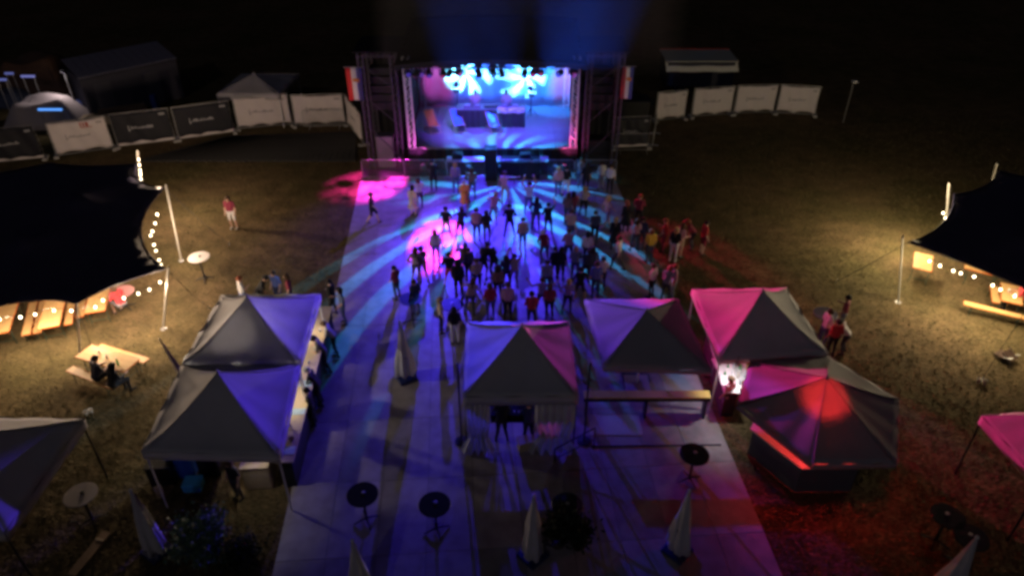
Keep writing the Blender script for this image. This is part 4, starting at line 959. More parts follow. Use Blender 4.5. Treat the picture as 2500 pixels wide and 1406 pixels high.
# ================================================================== PLANTS
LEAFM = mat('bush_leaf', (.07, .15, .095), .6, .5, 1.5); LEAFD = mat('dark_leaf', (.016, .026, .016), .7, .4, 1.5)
def bush(loc, rx, rz_, n, label, m, leaf=.09, pot=None, name='bush', seed=1):
    rs = random.Random(seed); t = thing(name, label, 'plant', loc); stem = MB(); fo = MB()
    base = pot[1] if pot else 0
    tips = []
    for k in range(16):
        a = rs.random()*6.28; e = rs.uniform(.2, 1.2); L = rs.uniform(.7, 1.0); tip = Vector((math.cos(a)*math.cos(e)*rx*L, math.sin(a)*math.cos(e)*rx*L, base+.15+rz_*math.sin(e)*L)); tips.append(tip)
        stem.tube([(0, 0, base-.05), tip*.5+Vector((0, 0, base*.5+.1)), tip], [.02, .013, .005], 5)
    for k in range(n):
        tip = rs.choice(tips); s = rs.random()**.6; c = Vector((0, 0, base+.1)).lerp(tip, s)+Vector((rs.gauss(0, .14), rs.gauss(0, .14), rs.gauss(0, .12)))
        c.z = max(.05, c.z); d = Vector((rs.gauss(0, 1), rs.gauss(0, 1), rs.gauss(.4, .7))).normalized(); L = leaf*rs.uniform(.6, 1.5); w_ = d.cross(Vector((rs.gauss(0, 1), rs.gauss(0, 1), 1))).normalized()*L*.24
        fo.add([c, c+d*L*.5+w_, c+d*L, c+d*L*.5-w_], [(0, 1, 2, 3)])
    stem.build('stem', mat('bark', (.06, .045, .03), .9), t); stuff(fo.build('foliage', m, t))
    if pot: q_ = MB(); q_.lathe([(pot[0]*.7, 0), (pot[0], pot[1]), (pot[0]*.9, pot[1]), (pot[0]*.85, pot[1]-.05)], (0, 0, 0), 18); q_.build('pot', plain((.08, .06, .05)), t, True)
    return t
p = px(505, 1345); bush((p.x, p.y, 0), 1.0, 1.15, 3800, 'large green bush before the near left bar tent', LEAFM, .10, None, seed=3)
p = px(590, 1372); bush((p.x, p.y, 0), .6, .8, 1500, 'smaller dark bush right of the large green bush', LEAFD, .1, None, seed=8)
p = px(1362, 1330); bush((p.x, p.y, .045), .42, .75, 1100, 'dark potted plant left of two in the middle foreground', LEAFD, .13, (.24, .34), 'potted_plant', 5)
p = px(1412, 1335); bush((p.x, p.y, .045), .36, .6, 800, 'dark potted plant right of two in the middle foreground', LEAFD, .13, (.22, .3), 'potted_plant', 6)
t = thing('flower_pot', 'small red pot beside the bush at the lower left', 'pot', px(600, 1345)); m_ = MB(); m_.lathe([(.09, 0), (.13, .22), (.12, .22), (.08, .03)], (0, 0, 0), 16); m_.build('pot', plain((.4, .04, .03)), t, True); m_ = MB(); m_.lathe([(.115, .18), (.02, .2)], (0, 0, 0), 12); m_.build('soil', plain((.03, .02, .01)), t)
for k, (u0, v0, u1, v1, lb) in enumerate(((175, 1406, 262, 1300, 'long wooden plank lying on the dark grass at the lower left'), (395, 1212, 420, 1180, 'short wooden plank lying by the near bar tent'))):
    a, b = px(u0, v0), px(u1, v1); t = thing('ground_plank', lb, 'plank', ((a.x+b.x)/2, (a.y+b.y)/2, 0), math.atan2(b.y-a.y, b.x-a.x)); m_ = MB(); m_.box((0, 0, .03), ((b-a).length, .26, .05)); m_.build('board', mat('old_plank', (.2, .13, .08), .8, .3, 3), t); m_ = MB(); m_.box(((b-a).length*.3, 0, .065), (.06, .24, .02)); m_.build('cleat', PINE, t)
t = thing('seam_strip', 'dark strip standing for a board seam across the dance floor before the right bars', 'floor seam', ((px(1440, 1092).x+px(1760, 1086).x)/2, px(1440, 1090).y, .046), R(1)); m_ = MB(); Lc_ = px(1760, 1088).x-px(1440, 1088).x  # added strip that stands in for the seam between floor panels
for k in range(4): m_ = MB(); x = -Lc_/2+Lc_*(k+.5)/4; m_.add([(x-Lc_/8+.005, -.035, 0), (x+Lc_/8-.005, -.035, 0), (x+Lc_/8-.005, 0, .03), (x-Lc_/8+.005, 0, .03), (x+Lc_/8-.005, .035, 0), (x-Lc_/8+.005, .035, 0)], [(0, 1, 2, 3), (3, 2, 4, 5), (0, 3, 5), (1, 4, 2)]); m_.build('segment', SUBBLUE, t)

# ================================================================== FAR BACKGROUND
def truck(u0, u1, vt, vb, label):
    Y = 45.6; a = (u0-1250)/FPX*(Y*_c+(CAM_H-3)*_s); b = (u1-1250)/FPX*(Y*_c+(CAM_H-3)*_s); z1 = zat(vt+26, Y)
    t = thing('box_trailer', label, 'trailer', ((a+b)/2, Y, 0)); W_ = b-a
    m_ = MB(); m_.box((0, 1.2, z1/2+.35), (W_*.93, 2.4, z1-.75)); m_.build('body', plain((.03, .03, .045)), t)
    m_ = MB(); m_.box((0, 1.2, z1-.02), (W_, 2.5, .05)); m_.build('roof', mat('trailer_roof', (.5, .5, .42), .6), t)
    m_ = MB(); m_.sheet(lambda s, q_: (-W_/2+W_*s, -.35+.75*q_, z1-.55+.52*q_+.02*math.sin(s*14)), 20, 3, .02); m_.build('awning', mat('pale_awning', (.75, .73, .62), .7), t)
    m_ = MB(); m_.box((0, 2.46, z1+.03), (W_, .06, .05)); m_.build('red_edge', plain((.4, .04, .04)), t)
    for x in (-W_*.25, W_*.25):
        m_ = MB(); m_.tube([(x, .0, .38), (x, .28, .38)], .38, 18); m_.build('wheel', BLACK, t)
truck(1630, 1808, 124, 215, 'dark box trailer with a pale roof behind the right-hand white banners')
# long dark container roof far left
a, b = px(190, 190, 2.6), px(430, 140, 2.6); d = b-a; t = thing('long_shed', 'long dark blue ribbed roof of a shed far behind the left fence', 'shed', ((a.x+b.x)/2, (a.y+b.y)/2, 0), math.atan2(d.y, d.x)); L = d.length
RM = mat('ribbed_roof', (.15, .15, .22), .5)
for k in range(12):
    m_ = MB(); x = -L/2+L*(k+.5)/12; m_.box((x, 1.4, 2.75), (L/12-.03, 3.0, .06), 0, R(8)); m_.build('roof_panel', RM, t)
m_ = MB(); m_.box((0, 1.4, 1.2), (L*.98, 2.6, 2.4)); m_.build('wall', plain((.04, .04, .06)), t)
for x in (-L*.3, L*.2): m_ = MB(); m_.box((x, .08, 1.0), (.9, .06, 2.0)); m_.build('door', plain((.06, .06, .08)), t)
# goods behind the fence at the far left
def tarp(u, v, W_, D_, H_, c, label, rz=0):
    p = px(u, v); t = thing('tarpaulin_stack', label, 'tarpaulin', p, rz)
    m_ = MB(); m_.sheet(lambda s, q_: ((s-.5)*W_, (q_-.5)*D_, .04+H_*min(1, 4.5*min(s, 1-s, q_, 1-q_))*(1+.10*math.sin(s*8+q_*5))), 24, 18, .01); m_.build('cover', plain(c), t, True)
    m_ = MB(); m_.tube([(-W_*.4, -D_*.52, .05), (-W_*.1, 0, H_*1.12), (W_*.1, D_*.52, .05)], .015, 4); m_.build('strap', BLACK, t)
tarp(125, 303, 4.6, 2.2, 1.5, (.36, .32, .33), 'pale tarpaulin over goods behind the left fence', R(6))
tarp(30, 255, 2.6, 1.8, .8, (.05, .06, .10), 'dark tarpaulin heap at the far left picture edge')
tarp(110, 225, 5, 3.2, 2.2, (.10, .055, .035), 'brown covered heap far behind the left fence')
for k, (u, v, lb) in enumerate(((255, 300, 'leaning stack of pale timber behind the left fence'), (300, 285, 'dark stack of timber behind the left fence'))):
    p = px(u, v); t = thing('timber_stack', lb, 'timber', p, R(28))
    for i in range(4):
        for j in range(3): m_ = MB(); m_.box((rnd.uniform(-.2, .2), -.5+i*.3, .12+j*.16), (2.6, .24, .09), rnd.uniform(-.04, .04)); m_.build('beam', PINE if k == 0 else mat('old_plank', (.2, .13, .08), .8, .3, 3), t)
box_thing('crate', 'orange crate on the timber behind the left fence', 'crate', px(262, 262, 0), (.5, .5, .6), plain((.6, .12, .06)))
box_thing('crate', 'blue crate beside the timber behind the left fence', 'crate', px(205, 275, 0), (.7, .5, .7), plain((.08, .12, .4)))
box_thing('crate', 'small blue box behind the black fence banners', 'crate', px(383, 268, 0), (.3, .4, .9), plain((.03, .06, .25)))
def led_bar(u, v, z, W_, label, est, col):
    p = px(u, v, z); t = thing('light_bar', label, 'light bar', (p.x, p.y, 0)); m_ = MB(); m_.box((0, 0, z), (W_, .08, .10)); m_.build('strip', mat('strip_%d_%d' % (u, v), (.1, .1, .2), .4, emit=col, estr=est), t)
    for x in (-W_*.4, W_*.4): m_ = MB(); m_.tube([(x, 0, 0), (x, 0, z-.06)], .02, 5); m_.build('leg', STEEL, t)
led_bar(122, 268, 1.9, 1.3, 'bright blue light bar above the pale tarpaulin', 1.2, (.1, .35, 1))
t = thing('work_lamp', 'added lamp on a pole brightening the goods behind the left fence', 'lamp', px(196, 292)); m_ = MB(); m_.tube([(0, 0, 0), (0, 0, 2.9)], .03, 6); m_.build('pole', STEEL, t); m_ = MB(); m_.box((0, -.05, 2.95), (.25, .12, .16)); m_.build('housing', BLACK, t); spot(px(196, 292)+Vector((0, -.15, 2.9)), px(110, 300), (1, .84, .8), 220, 120, .8, .1, None, t)  # lamp and pole added to brighten the goods
led_bar(68, 187, 2.4, .8, 'left-hand pale blue light far behind the fence', .5, (.3, .32, .9))
led_bar(3, 195, 2.4, .6, 'pale blue light at the far left picture edge', .4, (.25, .3, .9))
led_bar(22, 180, 2.4, .5, 'tiny dim blue light at the far left', .35, (.25, .3, .9))
box_thing('generator', 'black equipment box behind the right scaffold wing', 'box', px(1540, 318, 0), (1.7, 1.2, 1.9), BLACK)
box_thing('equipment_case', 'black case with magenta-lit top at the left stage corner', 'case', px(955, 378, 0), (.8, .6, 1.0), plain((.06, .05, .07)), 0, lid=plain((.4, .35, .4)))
box_thing('equipment_case', 'grey equipment case behind the magenta-lit case left of the stage', 'case', (px(968, 340, 0).x, SY+.5, 0), (.9, .6, 1.7), plain((.16, .15, .18)))

# ================================================================== PEOPLE
# A body is one continuous skin grown round a skeleton; hair (and a skirt) are its children.
SKIN, TOP, BOT, CALF, FORE, SHOE, HAIRS, DARK = range(8)
def V3(*a): return Vector(a)
def pose(**kw):
    J = dict(pel=V3(0, 0, .93), chest=V3(0, .01, 1.30), neck=V3(0, .015, 1.46), head=V3(0, .035, 1.585),
             shL=V3(-.175, 0, 1.405), shR=V3(.175, 0, 1.405), elL=V3(-.235, -.02, 1.12), elR=V3(.235, -.02, 1.12), wrL=V3(-.24, .08, .88), wrR=V3(.24, .08, .88),
             hiL=V3(-.095, 0, .90), hiR=V3(.095, 0, .90), knL=V3(-.11, .03, .49), knR=V3(.11, .03, .49), anL=V3(-.12, -.02, .085), anR=V3(.12, -.02, .085))
    for k, v in kw.items(): J[k] = V3(*v)
    return J
def shift(J, keys, d):
    for k in keys: J[k] = J[k]+Vector(d)
    return J
UP = ('chest', 'neck', 'head', 'shL', 'shR', 'elL', 'elR', 'wrL', 'wrR')
def lean(J, ang, side=0):
    o = J['pel'].copy(); M = Matrix.Rotation(-ang, 3, 'X') @ Matrix.Rotation(side, 3, 'Y')
    for k in UP: J[k] = o+M @ (J[k]-o)
    return J
POSES = {
 'stand': pose(), 
 'wide': pose(knL=(-.17, .04, .49), knR=(.17, .04, .49), anL=(-.24, 0, .085), anR=(.24, 0, .085), elL=(-.30, -.02, 1.14), elR=(.30, -.02, 1.14), wrL=(-.20, .16, 1.02), wrR=(.20, .16, 1.02)),
 'walk': pose(knL=(-.10, .20, .52), anL=(-.10, .26, .10), knR=(.10, -.04, .49), anR=(.10, -.30, .13), elL=(-.23, -.14, 1.14), wrL=(-.22, -.10, .90), elR=(.23, .10, 1.15), wrR=(.2, .26, .98)),
 'armsup': pose(elL=(-.33, .05, 1.60), elR=(.33, .05, 1.60), wrL=(-.24, .10, 1.86), wrR=(.24, .10, 1.86), knL=(-.16, .08, .50), anL=(-.2, 0, .085)),
 'onearm': pose(elR=(.30, .08, 1.58), wrR=(.26, .14, 1.84), elL=(-.28, -.05, 1.14), wrL=(-.18, .16, 1.05), knR=(.16, .10, .50), anR=(.20, .02, .085)),
 'hip': pose(elL=(-.36, -.06, 1.18), wrL=(-.17, .03, 1.02), knL=(-.15, .06, .49), anL=(-.22, .05, .085), elR=(.24, .0, 1.12), wrR=(.22, .22, 1.08)),
 'drink': pose(elR=(.25, .02, 1.14), wrR=(.16, .24, 1.24), elL=(-.25, 0, 1.13), wrL=(-.20, .16, .96), knR=(.14, .06, .49)),
 'out': pose(elR=(.43, .03, 1.38), wrR=(.66, .08, 1.40), elL=(-.26, .0, 1.13), wrL=(-.30, .1, .92), knR=(.16, .08, .49), anR=(.22, 0, .085)),
 'spread': pose(elL=(-.40, .04, 1.28), elR=(.40, .04, 1.30), wrL=(-.56, .14, 1.46), wrR=(.58, .12, 1.42), knL=(-.16, .10, .50), knR=(.15, .04, .49), anL=(-.22, .04, .085), anR=(.2, -.06, .085)),
 'phone': pose(elL=(-.22, .10, 1.20), elR=(.22, .10, 1.20), wrL=(-.06, .30, 1.36), wrR=(.06, .30, 1.36), head=(0, .06, 1.575)),
 'bar': lean(pose(elL=(-.26, .14, 1.20), elR=(.26, .14, 1.20), wrL=(-.16, .36, 1.22), wrR=(.16, .36, 1.22), knL=(-.13, .02, .49), anL=(-.16, -.10, .085), knR=(.12, .08, .50), anR=(.13, .0, .085)), R(22)),
 'dj': lean(pose(elL=(-.27, .10, 1.16), elR=(.27, .10, 1.16), wrL=(-.16, .34, 1.14), wrR=(.18, .34, 1.14), anL=(-.18, 0, .085), anR=(.18, 0, .085)), R(9)),
 'sway': lean(pose(elL=(-.34, .06, 1.22), wrL=(-.30, .22, 1.42), elR=(.30, .04, 1.16), wrR=(.36, .22, 1.10), knL=(-.18, .10, .50), anL=(-.26, .04, .085), knR=(.10, .06, .49), anR=(.12, -.06, .085)), R(5), R(9)),
 'bend': lean(pose(elL=(-.26, .12, 1.16), wrL=(-.16, .26, .98), elR=(.26, .10, 1.16), wrR=(.18, .26, .98), knL=(-.14, .12, .50), anL=(-.16, 0, .085), knR=(.14, .10, .50), anR=(.18, -.05, .085)), R(34), R(-6)),
}
sit = pose(); shift(sit, UP+('pel', 'hiL', 'hiR'), (0, 0, -.36))
for s_, n_ in ((-1, 'L'), (1, 'R')):
    sit['kn'+n_] = V3(s_*.13, .44, .54); sit['an'+n_] = V3(s_*.14, .42, .085); sit['el'+n_] = V3(s_*.26, .10, .82); sit['wr'+n_] = V3(s_*.14, .36, .86)
POSES['sit'] = lean(sit, R(14))
def capsule(mb, a, b, ra, rb, n=10):
    a, b = Vector(a), Vector(b); d = b-a; L = d.length; d = d.normalized() if L > 1e-6 else Vector((0, 0, 1))
    pts = []; rr = []
    for k in range(4): th = math.pi/2*(1-k/4); pts.append(a-d*ra*math.sin(th)); rr.append(max(.002, ra*math.cos(th)))
    for k in range(5): f = k/4; pts.append(a+d*L*f); rr.append(ra+(rb-ra)*f)
    for k in range(1, 5): th = math.pi/2*k/4; pts.append(b+d*rb*math.sin(th)); rr.append(max(.002, rb*math.cos(th)))
    mb.tube(pts, rr, n)
def body_mesh(name, J, fem=False):
    S = []
    def seg(a, b, ra, rb, tg): S.append((Vector(a), Vector(b), ra, rb, tg))
    w_ = .92 if fem else 1.0
    pel, ch, nk, hd = J['pel'], J['chest'], J['neck'], J['head']
    seg(J['hiL'], J['hiR'], .112, .112, BOT); seg(pel+V3(-.055, 0, .02), ch+V3(-.075*w_, 0, -.04), .105*w_, .108*w_, TOP); seg(pel+V3(.055, 0, .02), ch+V3(.075*w_, 0, -.04), .105*w_, .108*w_, TOP)
    seg(J['shL'].lerp(ch, .25), J['shR'].lerp(ch, .25), .088*w_, .088*w_, TOP); seg(J['shL'], J['shR'], .060*w_, .060*w_, TOP)
    if fem: seg(ch+V3(-.07, .085, -.03), ch+V3(.07, .085, -.03), .06, .06, TOP)
    up = (hd-nk).normalized(); seg(nk-up*.05, hd-up*.06, .056, .052, SKIN)
    seg(hd+up*.025, hd+up*.028, .098, .094, SKIN); seg(hd+V3(0, .028, -.045), hd+V3(0, .03, -.075), .068, .052, SKIN)
    seg(hd+V3(0, .10, -.005), hd+V3(0, .118, -.022), .014, .018, SKIN)
    for s_ in (-1, 1): seg(hd+V3(s_*.094, -.005, .005), hd+V3(s_*.10, -.005, -.025), .016, .013, SKIN)
    fing = MB()
    for s_, n_ in ((-1, 'L'), (1, 'R')):
        sh, el, wr = J['sh'+n_], J['el'+n_], J['wr'+n_]; hi, kn, an = J['hi'+n_], J['kn'+n_], J['an'+n_]
        seg(sh, el, .058*w_, .044*w_, TOP); seg(el, el.lerp(wr, .35), .043*w_, .043*w_, FORE); seg(el.lerp(wr, .35), wr, .043*w_, .030*w_, FORE)
        d = (wr-el).normalized(); seg(wr, wr+d*.075, .030, .034, SKIN)
        seg(hi, hi.lerp(kn, .5), .100, .084, BOT); seg(hi.lerp(kn, .5), kn, .084, .060, BOT)
        cm = kn.lerp(an, .32)+V3(0, -.018, 0); seg(kn, cm, .058, .060, CALF); seg(cm, an, .058, .038, CALF)
        f = V3(s_*.05, 1, 0).normalized(); toe = an+f*.15; toe.z = an.z-.045; seg(an-f*.04+V3(0, 0, -.04), toe, .042, .034, SHOE)
        # five unequal, bent fingers
        pal = wr+d*.085; ax = d.cross(V3(0, 1, 0)); ax = ax.normalized() if ax.length > .1 else V3(1, 0, 0); cu = ax.cross(d).normalized()
        for k, L in enumerate((.062, .072, .068, .052)):
            b0 = pal+ax*(.026-.0175*k); fing.tube([b0, b0+d*L*.5+cu*.008, b0+d*L*.85+cu*.03], [.0095, .009, .007], 5)
        th0 = wr+d*.03+ax*.03; fing.tube([th0, th0+ax*.025+d*.03, th0+ax*.02+d*.06+cu*.02], [.011, .010, .008], 5)
    mb = MB()
    for a, b, ra, rb, tg in S: capsule(mb, a, b, ra, rb)
    me = mb.mesh(name+'_raw', BLACK); ob = bpy.data.objects.new('tmp', me); C.objects.link(ob)
    rm = ob.modifiers.new('r', 'REMESH'); rm.mode = 'VOXEL'; rm.voxel_size = .021; rm.use_smooth_shade = True
    sm = ob.modifiers.new('s', 'SMOOTH'); sm.iterations = 2; sm.factor = .5
    dg = bpy.context.evaluated_depsgraph_get(); ev = ob.evaluated_get(dg); src = ev.to_mesh()
    n = len(src.vertices); co = np.empty(n*3); src.vertices.foreach_get('co', co); co = co.reshape(-1, 3)
    faces = [tuple(p.vertices) for p in src.polygons]; ev.to_mesh_clear(); bpy.data.objects.remove(ob); bpy.data.meshes.remove(me)
    cen = np.array([co[list(f)].mean(0) for f in faces])
    best = np.full(len(faces), 1e9); tg_ = np.zeros(len(faces), int)
    for a, b, ra, rb, tg in S:
        A, D = np.array(a), np.array(b)-np.array(a); L2 = max(1e-9, D@D); t_ = np.clip((cen-A)@D/L2, 0, 1)
        dist = np.linalg.norm(cen-(A+t_[:, None]*D), axis=1)-(ra+(rb-ra)*t_); k = dist < best; best[k] = dist[k]; tg_[k] = tg
    hv = np.array(hd)
    for s_ in (-1, 1):
        e = hv+np.array((s_*.036, .105, .012)); tg_[np.linalg.norm(cen-e, axis=1) < .019] = DARK
    e = hv+np.array((0, .10, -.062)); tg_[(np.abs(cen[:, 2]-e[2]) < .008) & (np.linalg.norm(cen-e, axis=1) < .03)] = DARK
    out = MB(); out.v = [tuple(c) for c in co]; out.f = faces; out.m = [int(x) for x in tg_]
    out.k = SKIN; out.add(fing.v, fing.f)
    return out.mesh(name, [BLACK]*8, True)
def hair_mesh(kind):
    m_ = MB(); n = 16; vs = []
    prof = {'short': -.02, 'long': -.30, 'bob': -.12, 'cap': .01, 'curly': -.06}[kind]
    grid = []
    for i in range(9):
        ph = math.pi*.5*(1-i/8*1.0) if i < 7 else 0
        for k in range(n):
            a = 2*math.pi*k/n; front = max(0, math.sin(a))
            low = prof if front < .35 else (.035 if front > .6 else prof*.4)
            z = .135*math.cos(i/8*math.pi*.5) if i < 5 else None
            f = i/8; top = .135; z = top+(low-top)*(f**1.5); r = .118*math.sqrt(max(0, 1-((z-.02)/.118)**2)) if z > .02 else .118-.02*(z < -.1)
            r = max(.01, r)
            if kind == 'curly': r *= 1.45+.12*math.sin(a*5+i); z = .03+(z-.03)*1.35
            vs.append((r*math.cos(a)*.95, r*math.sin(a)*1.06-.008, z))
    fs = [(i*n+k, i*n+(k+1) % n, (i+1)*n+(k+1) % n, (i+1)*n+k) for i in range(8) for k in range(n)]+[tuple(range(n))]
    m_.add(vs, fs)
    if kind == 'cap': m_.sheet(lambda s, q_: ((s-.5)*.17, .10+.10*q_*(1-(2*s-1)**2*.5), .035-.015*q_), 6, 3, .008)
    return m_.mesh('hair', BLACK, True)
HAIRM = {k: hair_mesh(k) for k in ('short', 'long', 'bob', 'cap', 'curly')}
BODY = {}
for k in POSES: BODY[k] = body_mesh('body_'+k, POSES[k], k in ('hip', 'sway', 'phone', 'out'))
sk = MB(); sk.lathe([(.15, .12), (.17, .0), (.22, -.25), (.27, -.48), (.255, -.48), (.2, -.24)], (0, 0, 0), 20, lambda a, z: .07*math.sin(a*7)*max(0, -z)*2); SKIRT = sk.mesh('skirt', BLACK, True)
CL = dict(k=(.012, .012, .016), w=(.62, .60, .60), g=(.22, .22, .25), d=(.05, .05, .07), n=(.03, .04, .11), b=(.10, .14, .42), r=(.45, .04, .05), m=(.22, .03, .06), o=(.62, .24, .05), y=(.62, .42, .05), t=(.42, .30, .22), p=(.50, .28, .34), c=(.55, .47, .36), e=(.08, .20, .12), j=(.09, .12, .22), v=(.25, .18, .40), u=(.16, .09, .07))
HC = dict(k=(.012, .009, .008), b=(.06, .03, .015), l=(.38, .25, .11), r=(.22, .06, .03), g=(.3, .3, .3), w=(.6, .58, .56))
SK = [plain((.50, .31, .23), .55), plain((.42, .24, .17), .55), plain((.56, .37, .29), .55), plain((.24, .12, .08), .55)]
def person(u, v, ps, rot, cl, hair, label, sc_=1.0, z=None, skin=None, skirt=False, group=None, loc=None):
    """cl: top, bottom, calf, forearm ('s' = bare skin); hair: colour + kind"""
    if loc is None:
        q_ = px(u, v, 0); zz = .048 if (z is None and in_floor(q_.x, q_.y)) else (z or 0); q_ = px(u, v, zz)
    else: q_ = Vector(loc)
    o = link('person', BODY[ps], None, q_, R(rot)); tag(o, label, 'person', group); o.scale = (sc_, sc_, sc_)
    s = SK[rnd.randint(0, 2)] if skin is None else SK[skin]
    def cm(c): return s if c == 's' else plain(CL[c])
    ms = [s, cm(cl[0]), cm(cl[1]), cm(cl[2]), cm(cl[3]), plain(CL[cl[4]] if len(cl) > 4 and cl[4] != 's' else (.05, .05, .05)), s, plain((.04, .02, .02))]
    for i, m in enumerate(ms): o.material_slots[i].link = 'OBJECT'; o.material_slots[i].material = m
    kd = {'s': 'short', 'l': 'long', 'b': 'bob', 'c': 'cap', 'f': 'curly'}[hair[1]]
    h = link('hair' if kd != 'cap' else 'cap', HAIRM[kd], o, POSES[ps]['head']); h.material_slots[0].link = 'OBJECT'; h.material_slots[0].material = plain(HC[hair[0]])
    d = (POSES[ps]['head']-POSES[ps]['neck']); h.rotation_euler = (-math.atan2(d.y-.02, d.z), 0, 0)
    if skirt:
        k = link('skirt', SKIRT, o, POSES[ps]['pel']+V3(0, 0, .02)); k.material_slots[0].link = 'OBJECT'; k.material_slots[0].material = cm(cl[1])
    return o
GC = 'people dancing before the stage'
